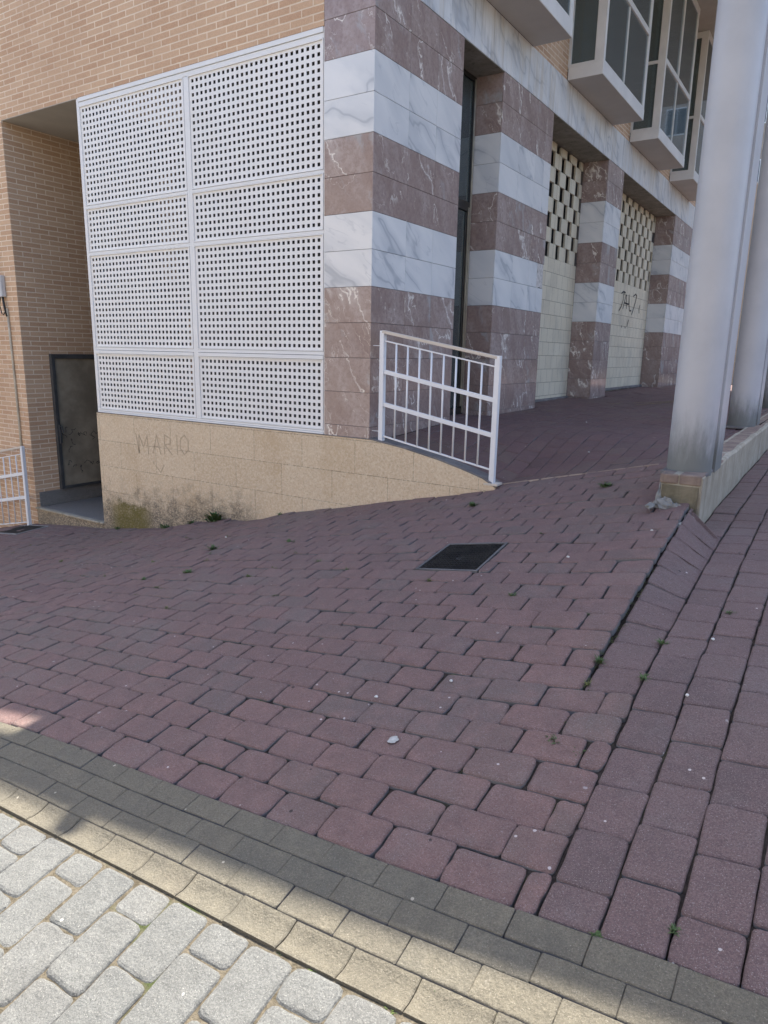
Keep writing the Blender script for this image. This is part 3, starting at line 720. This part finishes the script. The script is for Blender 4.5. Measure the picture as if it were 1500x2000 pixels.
def panel(x0, x1, zt, rows_, px=.0597, pz=.0607, cols_=27):
    """sheet with square holes; first hole centre at (x0, zt)"""
    mb = MB(); h = .0151; y = .020; y2 = .024; mgx = .050; 
    xs = [x0-mgx+.004]; 
    for i in range(cols_): xs += [x0+i*px-h, x0+i*px+h]
    xs.append(x0+(cols_-1)*px+mgx-.004)
    zs = [zt-(rows_-1)*pz-.038]
    for j in range(rows_)[::-1]: zs += [zt-j*pz-h, zt-j*pz+h]
    zs.append(zt+.038)
    nx, nz = len(xs), len(zs); vs = [(a, yy, b) for yy in (y, y2) for b in zs for a in xs]; fs = []
    def I(i, j, k=0): return k*nx*nz + j*nx + i
    for j in range(nz-1):
        for i in range(nx-1):
            if i % 2 == 1 and j % 2 == 1:
                fs += [(I(i,j),I(i,j,1),I(i+1,j,1),I(i+1,j)), (I(i+1,j),I(i+1,j,1),I(i+1,j+1,1),I(i+1,j+1)), (I(i+1,j+1),I(i+1,j+1,1),I(i,j+1,1),I(i,j+1)), (I(i,j+1),I(i,j+1,1),I(i,j,1),I(i,j))]
            else:
                fs.append((I(i,j),I(i+1,j),I(i+1,j+1),I(i,j+1))); fs.append((I(i,j,1),I(i,j+1,1),I(i+1,j+1,1),I(i+1,j,1)))
    mb.add(vs, fs)
    X0, X1, Z0, Z1 = xs[0], xs[-1], zs[0], zs[-1]      # raised sub-frame round each sheet
    w2 = .0085
    mb.box(X0-w2, X0-.001, .008, .03, Z0-w2, Z1+w2); mb.box(X1+.001, X1+w2, .008, .03, Z0-w2, Z1+w2)
    mb.box(X0, X1, .008, .03, Z1+.001, Z1+w2); mb.box(X0, X1, .008, .03, Z0-w2, Z0-.001)
    mb.build('perforated_panel', SCREEN, fr)
for zt, n_ in ((2.487, 16), (1.452, 7), (.960, 16), (-.118, 10)):
    panel(-3.818, 0, zt, n_, px=.0590); panel(-2.108, 0, zt, n_, px=.0587)
s = MB(); s.box(-3.92, -.52, 1.35, 1.45, -1., 2.7); s.box(-3.92, -.52, .1, 1.4, -.95, -.85); s.box(-.56, -.51, .2, 1.4, -.9, 2.7)
s.build('plant_room', BACKW, BLD)
s = MB()
for i in range(9): s.box(random.uniform(-3.8, -1.), 0, .9, 1.0, 0, 0) if False else None
for (x0, x1, z0, z1) in ((-3.2, -2.7, -.6, .35), (-2.0, -1.6, -.4, 1.2), (-3.6, -3.35, .8, 2.0), (-1.3, -.8, 1.1, 1.3)): s.box(x0, x1, .8, .95, z0, z1)
s.build('duct', BRICKD, BLD)

# unseen parapet shaped to throw the shadow edge: lower at the far left
s = MB()
SHTOP = 6.39
s.box(-.60, 3.05, -.062, .1, 6.251, SHTOP); s.build('parapet', SOFF, BLD)
s = MB(); s.box(-16, -.605, -.062, -.01, 6.0, 6.12)
for x in np.arange(-15.5, -.6, 1.5): s.box(x, x+.04, -.05, -.012, 5.6, 5.999)
s.build('shadow_rail', PAINT, BLD)  # unseen rail added to cast the dark band left of the step
s = MB(); s.tube([(.10, .02, SHTOP-.1), (.10, .02, 6.55)], .015)
vs = [(.10+.065*math.sin(t)*math.cos(a), .02+.065*math.sin(t)*math.sin(a), 6.60+.065*math.cos(t)) for t in np.linspace(0.01, 3.13, 9) for a in np.arange(12)*math.pi/6]
s.add(vs, [(j*12+i, (j+1)*12+i, (j+1)*12+(i+1) % 12, j*12+(i+1) % 12) for j in range(8) for i in range(12)]); s.build('shadow_ball', SOFF, BLD)  # unseen ball on a post, added to cast the shadow blob

# ---------------------------------------------------------------- low retaining wall with the ramped top
RW = empty('retaining_wall', (-1.3, .06, -2), 'beige stone-clad low wall under the white screen, tapering to a point below the railing', 'low wall')
top = [(-3.92, -.757), (.0, -.757), (.35, -.805), (.7, -.872), (.95, -.935), (1.12, -.985), (1.235, -1.045)]
mb = MB(); bot = [(x, float(main(x, 0))-.25) for x, z in top]
n = len(top); y0, y1 = -.006, .135
vs = [(x, y0, z) for x, z in top] + [(x, y0, z) for x, z in bot] + [(x, y1, z) for x, z in top] + [(x, y1, z) for x, z in bot]
fs = []
for i in range(n-1):
    fs += [(n+i, n+i+1, i+1, i), (i, i+1, 2*n+i+1, 2*n+i), (2*n+i, 2*n+i+1, 3*n+i+1, 3*n+i)]
fs += [(0, 2*n, 3*n, n), (n-1, 2*n-1, 4*n-1, 3*n-1)]
mb.add(vs, fs); mb.build('stone_cladding', BEIGE, RW)
mb = MB()
for (xa, za), (xb, zb) in zip(top[:-1], top[1:]):
    if xa < 0: mb.box(-3.92, .0, -.009, .010, za, za+.008); continue
    a = [(xa, -.002, za+.001), (xb, -.002, zb+.001), (xb, .15, zb+.001), (xa, .15, za+.001)]
    mb.add(a + [(p[0], p[1], p[2]+.012) for p in a], [(4,5,6,7),(0,1,5,4),(1,2,6,5),(2,3,7,6),(3,0,4,7)])
mb.build('cement_top', CONCD, RW)
s = MB()
def L(mb, x, z, segs, sc=.21, wd=.016):
    for sg in segs: stroke(mb, [(x+a*sc, z+b*sc) for a, b in sg], 'y', -.006, wd, .0012)
LET = {'M': [[(0,0),(.08,1),(.42,.35),(.75,1),(.8,0)]], 'A': [[(0,0),(.32,1),(.6,0)], [(.12,.38),(.52,.38)]], 'R': [[(0,0),(.05,1),(.5,.85),(.45,.55),(.05,.48),(.6,0)]],
       'I': [[(.1,0),(.1,1)]], 'O': [[(.3,0),(0,.3),(.05,.8),(.35,1),(.62,.75),(.6,.25),(.3,0)]]}
for ch, x, z in (('M', -3.18, -1.17), ('A', -2.93, -1.15), ('R', -2.74, -1.14), ('I', -2.55, -1.13), ('O', -2.48, -1.12)): L(s, x, z, LET[ch])
stroke(s, [(-3.22, -.95), (-3.17, -1.17)], 'y', -.006, .014, .0012); stroke(s, [(-2.90, -1.29), (-2.82, -1.36), (-2.76, -1.27)], 'y', -.006, .016, .0012); stroke(s, [(-2.93, -1.24), (-2.93, -1.27)], 'y', -.006, .014, .0012)
s.build('faded_graffiti', FAINT, RW)

# ---------------------------------------------------------------- railings
def railing(label, pA, pB, hA, hB, yy, nb, drops, zbase):
    """pA,pB: (x, z foot); h: top z at each post"""
    R0 = empty('railing', (pA[0], yy, pA[1]), label, 'railing', 'white steel railings on the sloping pavement')
    (xa, za), (xb, zb) = pA, pB
    for x, zf, zt, nm in ((xa, za, hA, 0), (xb, zb, hB, 1)):
        s = MB(); s.box(x-.022, x+.022, yy-.022, yy+.022, zf-.02, zt); s.build('post', PAINT, R0, .003)
    s = MB(); s.box(xb-.05, xb+.07, yy-.055, yy+.05, zb-.012, zb+.006); s.build('base_plate', RUST, R0, .002)
    def ln(t, d): return (xa+.022+(xb-xa-.044)*t, yy, (hA+(hB-hA)*t)-d)
    s = MB(); s.bar(ln(-.02, .012), ln(1.02, .012), .045, .026); s.build('top_rail', RUST, R0, .003)
    for d, hh, ww in drops:
        s = MB(); s.bar(ln(0, d), ln(1, d), ww, hh); s.build('rail', PAINT, R0, .002)
    dlast = drops[-1][0]; d0 = drops[0][0]
    for i in range(nb):
        t = (i+1)/(nb+1); a = ln(t, d0); b = ln(t, dlast)
        s = MB(); s.tube([(a[0], yy, a[2]-.005), (b[0], yy, b[2]+.004)], .0085, 8); s.build('baluster', PAINT, R0, smooth=True)
    return R0
r1 = railing('short white railing on the wedge wall beside the marble corner, rust along its top rail', (.10, -.79), (1.185, -1.02), .185, -.005, .045, 8,
        [(.085, .012, .012), (.345, .035, .028), (.625, .035, .028), (.905, .014, .014)], 0)
s = MB()
for z in (.06, -.68):
    s = MB(); s.bar((-.0, .045, z), (.08, .045, z), .008, .006); s.build('wall_tie', PAINT, r1)
railing('white railing with three cross bars at the far left, in front of the brick wall', (-6.55, -2.60), (-5.42, -2.36), -1.50, -1.285, -.10, 6,
        [(.10, .012, .012), (.36, .042, .030), (.68, .042, .030), (1.02, .014, .014)], 0)

# ---------------------------------------------------------------- columns
def copy_tree(o, parent=None):
    c = o.copy(); COL.objects.link(c); c.parent = parent
    for ch in list(o.children): copy_tree(ch, c)
    return c
CL = empty('steel_column', (2.742, -.463, -.67), 'nearest round grey steel column, standing on the broken corner of the raised porch', 'column', 'grey steel columns along the porch edge')
s = MB(); n = 48; rr = .1305
vs = [(2.742+rr*math.cos(2*math.pi*i/n), -.463+rr*math.sin(2*math.pi*i/n), z) for z in (-.70, 5.975) for i in range(n)]
s.add(vs, [(i, (i+1) % n, n+(i+1) % n, n+i) for i in range(n)]); s.build('shaft', STEEL, CL, smooth=True)
s = MB(); s.box(2.775, 2.874, -.33, -.08, -.70, 5.975); s.build('flange', STEEL, CL, .004)
s = MB(); s.box(2.60, 2.866, -.60, -.06, -.70, -.676); s.build('base_plate', CONCD, CL, .006)
for yy, lab in ((2.92, 'second round grey column from the front, just behind the nearest one'), (6.35, 'third grey column, hidden mostly behind the second'), (9.7, 'fourth and farthest grey column on the porch edge')):
    c = copy_tree(CL); c.location = (2.645, yy, -.655); c['label'] = lab

# ---------------------------------------------------------------- raised porch kerb
s = MB()
Yn = np.arange(-.72, 14.01, .25); vs = []; n = len(Yn)
for y in Yn:
    zt = -.674 + .004*max(0, y) + (random.uniform(-.006, .004)); xo = 2.866 + random.uniform(-.004, .003)
    vs += [(2.70, y, zt), (xo-.012, y, zt), (xo, y, zt-.014), (xo, y, -1.35), (2.70, y, -1.35)]
fs = [(i*5+j, i*5+j+1, (i+1)*5+j+1, (i+1)*5+j) for i in range(n-1) for j in range(4)]
fs += [(0, 4, 3, 2, 1)]
s.add(vs, fs); s.box(2.638, 2.70, -.715, .14, -1.1, -.735); s.box(2.645, 2.852, -.7265, -.7215, -1.2, -.742, 1)
kb = s.build('kerb', [CONC, m_conc('mossy broken end', (.15,.135,.09), (.24,.21,.15), .5)]); kb['kind'] = 'structure'
s = MB()
ya = -.727
for yb in (-.56, -.36, -.14, .138):
    s.box(2.628, 2.735, ya+.002, yb-.002, -.735, -.677); s.box(2.739, 2.862, ya+.002+random.uniform(-.004,.004), yb-.002, -.735, -.672); ya = yb
for y in np.arange(.14, 13.8, .2): s.box(2.722, 2.835, y+.004, y+.196, -.75, -.670+.004*y)
for o in [s.build('kerb_pavers', [m_conc('worn tan kerb block', (.22,.165,.14), (.33,.26,.21), .5)], bevel=.009)]: o['kind'] = 'structure'
s = MB(); prev_ = None
for x in np.arange(1.24, 2.42, .11):
    j = random.uniform(.085, .11); a = [(x, .128, 0), (x+j, .128, 0), (x+j, .150, 0), (x, .150, 0)]
    vs = [(p[0], p[1]+random.uniform(-.003, .003), float(main(p[0], .14))+.006+dz) for dz in (-.02, .003) for p in a]
    s.add(vs, [(4,5,6,7),(0,1,5,4),(1,2,6,5),(2,3,7,6),(3,0,4,7)], 0, random.random())
s.build('porch_lip', m_conc('pale worn lip', (.34,.26,.22), (.44,.36,.30), .3))['kind'] = 'structure'
s = MB()
for (xa, ya), (xb, yb) in (((.62, 5.3), (1.25, 6.75)), ((.98, 5.4), (1.30, 6.60))):
    for t in range(6):
        if random.random() < .2: continue
        p = [xa+(xb-xa)*(t+.03)/6, ya+(yb-ya)*(t+.03)/6]; q = [xa+(xb-xa)*(t+.93)/6, ya+(yb-ya)*(t+.93)/6]
        s.add([(p[0]-.015, p[1], float(porch(*p))+.006), (p[0]+.015, p[1], float(porch(*p))+.006), (q[0]+.015, q[1], float(porch(*q))+.006), (q[0]-.015, q[1], float(porch(*q))+.006)], [(0,1,2,3)])
s.build('painted_line', m_plain('worn yellow paint', (.30,.23,.09), .9, 40, .3, 0))['kind'] = 'structure'
# crumbled mortar at the foot
def lump(mb, cx, cy, cz, sx, sy, sz, n=10, m=7):
    vs = []; ph = random.uniform(0, 9)
    for j in range(m+1):
        t = math.pi*j/m
        for i in range(n):
            a = 2*math.pi*i/n; k2 = 1 + .22*math.sin(a*3+ph+j) + random.uniform(-.12, .12)
            vs.append((cx+sx*k2*math.sin(t)*math.cos(a), cy+sy*k2*math.sin(t)*math.sin(a), cz+sz*k2*math.cos(t)))
    mb.add(vs, [(j*n+i, (j+1)*n+i, (j+1)*n+(i+1) % n, j*n+(i+1) % n) for j in range(m) for i in range(n)])
s = MB()
for (x, y, z, a, b, c) in ((2.632, -.72, -.835, .016, .03, .055), (2.615, -.84, -.862, .025, .06, .018), (2.68, -.76, -.865, .06, .05, .045), (2.75, -.76, -.90, .06, .045, .05), (2.815, -.80, -.935, .05, .05, .035), (2.85, -.88, -.955, .025, .05, .025), (2.82, -.97, -.925, .018, .05, .018), (2.615, -.52, -.79, .015, .12, .05), (2.615, -.25, -.76, .012, .12, .03)):
    lump(s, x, y, z, a, b, c)
o = s.build('mortar_heap', MORT); tag(o, 'crumbled pale mortar heaped at the broken foot of the porch corner', 'mortar')
# wedge slab beside kerb foot
s = MB(); s.add([(2.86, -.48, -1.005), (3.005, -.60, -1.03), (3.005, -.95, -1.025), (2.845, -.60, -.985)], [(0,1,2,3)]); 

# ---------------------------------------------------------------- manhole and floor grate
MH = empty('manhole_cover', (1.70, -1.525, float(G(1.7, -1.525))), 'square dark iron cover set among the red pavers', 'manhole cover')
def onG(mb, x0, x1, y0, y1, dz, th, nx=6):
    vs = []
    for z_ in (dz-th, dz):
        for j in range(nx+1):
            for i in range(nx+1):
                x = x0+(x1-x0)*i/nx; y = y0+(y1-y0)*j/nx; vs.append((x, y, float(G(x, y))+z_))
    N = (nx+1)**2; I = lambda i, j, k: k*N+j*(nx+1)+i; fs = []
    for j in range(nx):
        for i in range(nx): fs.append((I(i,j,1), I(i+1,j,1), I(i+1,j+1,1), I(i,j+1,1)))
    for i in range(nx):
        fs += [(I(i,0,0), I(i+1,0,0), I(i+1,0,1), I(i,0,1)), (I(i+1,nx,0), I(i,nx,0), I(i,nx,1), I(i+1,nx,1)), (I(0,i+1,0), I(0,i,0), I(0,i,1), I(0,i+1,1)), (I(nx,i,0), I(nx,i+1,0), I(nx,i+1,1), I(nx,i,1))]
    mb.add(vs, fs)
s = MB(); onG(s, HX0+.018, HX1-.018, HY0+.018, HY1-.018, -.004, .02); 
for i_ in range(13):
    for j_ in range(13):
        cx_ = HX0+.034+(HX1-HX0-.068)*i_/12; cy_ = HY0+.034+(HY1-HY0-.068)*j_/12
        if abs(i_-6) < 1 and abs(j_-6) < 1: continue
        zz = float(G(cx_, cy_)); s.box(cx_-.008, cx_+.008, cy_-.008, cy_+.008, zz-.006, zz-.0005)
s.build('plate', IRON, MH)
s = MB()
onG(s, HX0+.002, HX1-.002, HY0+.002, HY0+.016, .001, .03); onG(s, HX0+.002, HX1-.002, HY1-.016, HY1-.002, .001, .03)
onG(s, HX0+.002, HX0+.016, HY0+.017, HY1-.017, .001, .03); onG(s, HX1-.016, HX1-.002, HY0+.017, HY1-.017, .001, .03)
s.build('frame', m_conc('cover frame', (.12,.12,.12), (.20,.19,.19), .3), MH)
s = MB(); onG(s, 1.685, 1.715, -1.54, -1.51, -.002, .004, 2); s.build('keyhole', DARK, MH)
FG = empty('floor_grate', (-5.35, -.35, float(G(-5.35, -.35))), 'dark grate lying on the pavement at the foot of the left brick corner', 'drain grate')
s = MB(); onG(s, -5.62, -4.98, -.52, -.12, .004, .03); s.build('grid', IRON, FG)
s = MB(); onG(s, -5.64, -4.96, -.545, -.522, .007, .03); onG(s, -5.64, -4.96, -.118, -.098, .007, .03); onG(s, -4.978, -4.955, -.52, -.12, .007, .03); s.build('frame', m_conc('grate frame', (.25,.25,.25), (.33,.33,.33), .3), FG)

# ---------------------------------------------------------------- cable box on the left wall
s = MB(); s.tube([(-5.615, -.012, .46), (-5.60, -.012, -.2), (-5.59, -.012, -.83), (-5.60, -.012, -2.3)], .014, 10)
o = s.build('conduit', PVC, smooth=True); tag(o, 'thin beige conduit pipe running down the left brick wall into the paving', 'pipe')
s = MB()
for z in (-.35, -1.0, .3): s.box(-5.625, -5.58, -.03, .0, z, z+.018)
JB = empty('junction_box', (-5.66, 0, .7), 'small pale box with black cables on the left brick wall, above the conduit', 'cable box')
s = MB(); s.box(-5.74, -5.62, -.06, -.002, .60, .86); s.build('housing', BOXM, JB, .008)
s = MB(); s.tube([(-5.72, -.03, 1.6), (-5.73, -.02, 1.2), (-5.70, -.03, .86)], .006); s.tube([(-5.76, -.02, 1.10), (-5.66, -.02, 1.08)], .005)
s.tube([(-5.71, -.03, .60), (-5.73, -.04, .5), (-5.70, -.04, .40), (-5.66, -.04, .38), (-5.62, -.03, .43)], .006); s.tube([(-5.66, -.03, .60), (-5.64, -.03, .48), (-5.615, -.02, .36)], .014)
s.build('cable', CABLE, JB, smooth=True)
s = MB(); s.box(-5.70, -5.665, -.0615, -.0595, .66, .80); s.build('sticker', m_plain('grey print', (.20,.25,.33), .6, 200, .5, 0), JB)

# ---------------------------------------------------------------- weeds, moss, spots
def weed(mb, x, y, z, size, n, upright=.7):
    for _ in range(n):
        a = random.uniform(0, 2*math.pi); l = size*random.uniform(.5, 1.1); up = random.uniform(.2, 1.)*upright; w2 = size*random.uniform(.05, .10)
        bx, by = x+random.gauss(0, size*.18), y+random.gauss(0, size*.18); d = Vector((math.cos(a), math.sin(a), up)).normalized(); sd = Vector((-math.sin(a), math.cos(a), 0))*w2
        b = Vector((bx, by, z)); m_ = b + d*l*.55 + Vector((0, 0, .08*l)); t = b + d*l - Vector((0, 0, .12*l))
        mb.add([b-sd*.4, b+sd*.4, m_+sd, m_-sd, t], [(0,1,2,3), (3,2,4)], 0, random.random())
W = [(2.19,-.34,.085,46,0), (1.25,-.44,.075,40,0), (-1.93,-.05,.17,60,1), (-2.75,-.05,.09,26,1), (.04,-1.09,.06,26,0), (-2.6,-1.36,.06,24,2), (-.66,-1.25,.08,30,0), (-.33,-1.84,.075,32,0),
     (-.64,-2.01,.05,20,0), (2.24,-1.96,.045,26,0), (2.68,-2.14,.05,22,0), (2.825,-2.49,.045,26,1), (2.83,-2.65,.035,18,2), (2.83,-2.99,.045,30,0), (3.172,-3.63,.026,60,0), (3.335,-3.55,.026,60,0), (2.92,-3.02,.035,18,0),
     (3.015,-2.28,.045,24,0), (3.02,-2.58,.045,24,0), (3.205,-1.9,.045,20,0), (1.68,-1.80,.04,18,2), (.08,-1.16,.04,12,0), (.66,-1.51,.045,16,0), (1.01,-1.70,.04,14,0), (.13,-2.45,.04,14,2), (2.06,-1.16,.035,12,0), (-.43,-1.58,.05,14,2), (-1.0,-.08,.06,12,1), (-2.3,-.06,.08,20,1), (-3.6,-.06,.07,16,1), (.3,-.07,.04,10,2)]
WN = {0: 'growing between the red pavers', 1: 'growing at the foot of the beige wall', 2: 'rooted in a paving joint'}
LAB = ['on the red pavers just in front of the column corner', 'on the red pavers just below the tip of the beige wall', 'tallest green weed, against the beige wall foot', 'small weed beside the mossy stain of the beige wall', 'left of the iron cover, alone', 'far left, near the entrance step',
       'in the upper left of the red paving, wide and low', 'dark tuft in the left half of the red paving', 'small tuft left of a darker one on the left half', 'below the iron cover to its right', 'in a joint near the middle of the wide crack', 'inside the wide crack, lower part', 'at the lower end of the wide crack', 'where the crack meets the joint, below it',
       'thick tuft at the tan border, bottom right', 'thick tuft above the tan border, right of another', 'small tuft beside the bottom of the crack strip', 'in the long joint right of the crack, upper', 'in the long joint right of the crack, lower', 'on the side street strip at the far right', 'touching the lower edge of the iron cover', 'tiny tuft left of the iron cover, beside a larger one', 'tiny tuft halfway between iron cover and left side',
       'tiny tuft just left of the iron cover', 'pale tuft in the middle left of the paving', 'tiny dark tuft above the iron cover', 'pale tuft among the left pavers', 'thin weed at the wall foot, right part', 'weed at the wall foot left of the tallest one', 'weed at the left end of the wall foot', 'tiny sprout near the middle of the wall foot']
for (x, y, sz, n, kd), lb in zip(W, LAB):
    if x < 2.78 and kd != 1 and y < -.2: y = min(YE, key=lambda v: abs(v-y))
    mb = MB(); weed(mb, x, y, float(G(x, y))-.008, sz*(.75 if kd != 1 else .9), int(n*1.6), 1.5 if kd == 1 else 1.1)
    o = mb.build('weed', [LEAF, LEAF, OLIVE][kd]); o['label'] = ('green weed ' + lb) if not lb.startswith(('tall', 'small', 'tiny', 'thick', 'thin', 'pale', 'dark', 'weed')) else lb; o['category'] = 'weed'; o['group'] = 'weeds in the paving joints'
mb = MB()
for _ in range(1500):
    if random.random() < .55:
        y = random.choice(YE) + random.gauss(0, .004); x = random.uniform(-4, 2.8)
    elif random.random() < .5: y = random.uniform(-5.2, -4.0); x = random.uniform(-2, 3.4); x = 1.512 + .1585*round((x-1.512)/.1585) + random.gauss(0, .006)
    else: y = random.choice([-3.987, -3.987, -3.894]) + random.gauss(0, .005); x = random.uniform(-1, 3.5)
    if math.sin(x*2.1+1)*math.sin(y*2.7) + random.gauss(0, .35) < .35: continue
    z = float(G(x, y))-.012
    weed(mb, x, y, z, random.uniform(.010, .018), 9, .5)
for _ in range(420):
    y = random.choice([v for v in YE if -3.5 < v < -2.5]); x = random.gauss(1.0, .45)
    if random.random() < .5: x = random.gauss(2.8, .02); y = random.uniform(-2.9, -1.6)
    weed(mb, x, y + random.gauss(0, .004), float(G(x, y))-.012, random.uniform(.008, .015), 8, .5)
for _ in range(34):
    cx_, cy_ = random.uniform(-4.2, .9), random.choice([v for v in YE if -2.3 < v < -.3])
    for _ in range(5): weed(mb, cx_+random.gauss(0, .035), cy_+random.gauss(0, .006), float(G(cx_, cy_))-.010, random.uniform(.016, .034), 7, .8)
o = mb.build('moss', MOSSM); o['kind'] = 'stuff'; tag(o, 'short moss and sprouts in the paving joints', 'moss')
def spot(mb, x, y, r, n=18):
    vs = [(x, y, float(G(x, y))+.0035)]
    for i in range(n):
        a = 2*math.pi*i/n; q = r*(1+random.uniform(-.15, .15)); px, py = x+q*math.cos(a), y+q*math.sin(a); vs.append((px, py, float(G(px, py))+.0028))
    mb.add(vs, [(0, 1+i, 1+(i+1) % n) for i in range(n)])
mb = MB(); spot(mb, 2.2728, -3.1507, .020); o = mb.build('gum_spot', GUM); tag(o, 'pale round spot of flattened gum on a red paver', 'gum')
LIT = [(2.05, -2.93), (2.30, -2.75), (-.9, -.9), (3.18, -2.66), (3.19, -2.2), (2.6, -.75), (1.7, .9), (1.2, 2.4), (-4.7, -.9), (2.7, -1.15), (2.35, -1.5)]
LL = ['near the pale gum spot, left of it', 'above the pale gum spot', 'on the far left paving', 'in the long joint right of the crack', 'in the long joint farther up', 'just below the broken porch corner', 'on the porch floor between railing and column', 'far inside the porch floor', 'in front of the entrance step', 'beside the top of the crack', 'right of the iron cover']
for (x, y), ll in zip(LIT, LL):
    mb = MB(); z = float(porch(x, y) if y > .14 else G(x, y)); lump(mb, x, y, z+.004, random.uniform(.006, .010), random.uniform(.005, .008), .005, 8, 5)
    o = mb.build('pebble', m_peb if 'm_peb' in globals() else globals().setdefault('m_peb', m_plain('white pebble', (.62,.62,.60), .8, 50, .1, .1)))
    tag(o, 'tiny white pebble ' + ll, 'pebble', 'white pebbles scattered on the paving')

# ---------------------------------------------------------------- neighbours (closing the view up the side street; reflected and bouncing light)
OW = empty('boundary_wall', (16, 15, -1), 'low yellow brick wall across the side street', 'wall')
s = MB(); s.box(16, 16.3, -6, 33, -2.5, 1.3); s.build('brickwork', m_brick('yellow brickwork', (.46,.33,.17), (.53,.39,.22), (.5,.45,.36)), OW)
s = MB(); s.box(15.95, 16.35, -6, 33, 1.301, 1.38); s.build('coping', CONC, OW, .01)
def house(x0, x1, y0, y1, z0, z1, face, col, label):
    H = empty('apartment_block', ((x0+x1)/2, (y0+y1)/2, z0), label, 'building')
    s = MB(); s.box(x0, x1, y0, y1, z0, z1); s.build('wall', m_plain('render '+label[:12], col, .9, 2, .1, .1), H)
    s = MB(); s.box(x0-.2, x1+.2, y0-.2, y1+.2, z1+.001, z1+.25); s.build('cornice', CONC, H, .02)
    z = z0 + 1.6
    while z < z1 - 2:
        x = x0 + 1.2
        while x < x1 - 1.5:
            yf = y1 if face > 0 else y0
            s = MB(); a, b = sorted((yf-face*.02, yf+face*.03)); s.box(x, x+1.1, a, b, z, z+1.3); wd = s.build('window', FRAMEW, H, .01)
            s = MB(); a, b = sorted((yf+face*.031, yf+face*.036))
            s.box(x+.06, x+.53, a, b, z+.06, z+1.24); s.box(x+.57, x+1.04, a, b, z+.06, z+1.24); s.build('pane', m_pn, wd)
            x += 2.7
        z += 2.9
m_pn = m_plain('dark window glass', (.04,.05,.055), .08, 4, .1, 0)
house(-30, 20, -26, -17, -8, 7.5, 1, (.56,.49,.40), 'cream apartment block on the far side of the street behind the viewpoint')  # unseen block, put in to bounce warm sunlight onto the facade
house(-6, 30, 36, 44, -2, 22, -1, (.40,.33,.27), 'tan apartment block closing the far end of the side street')
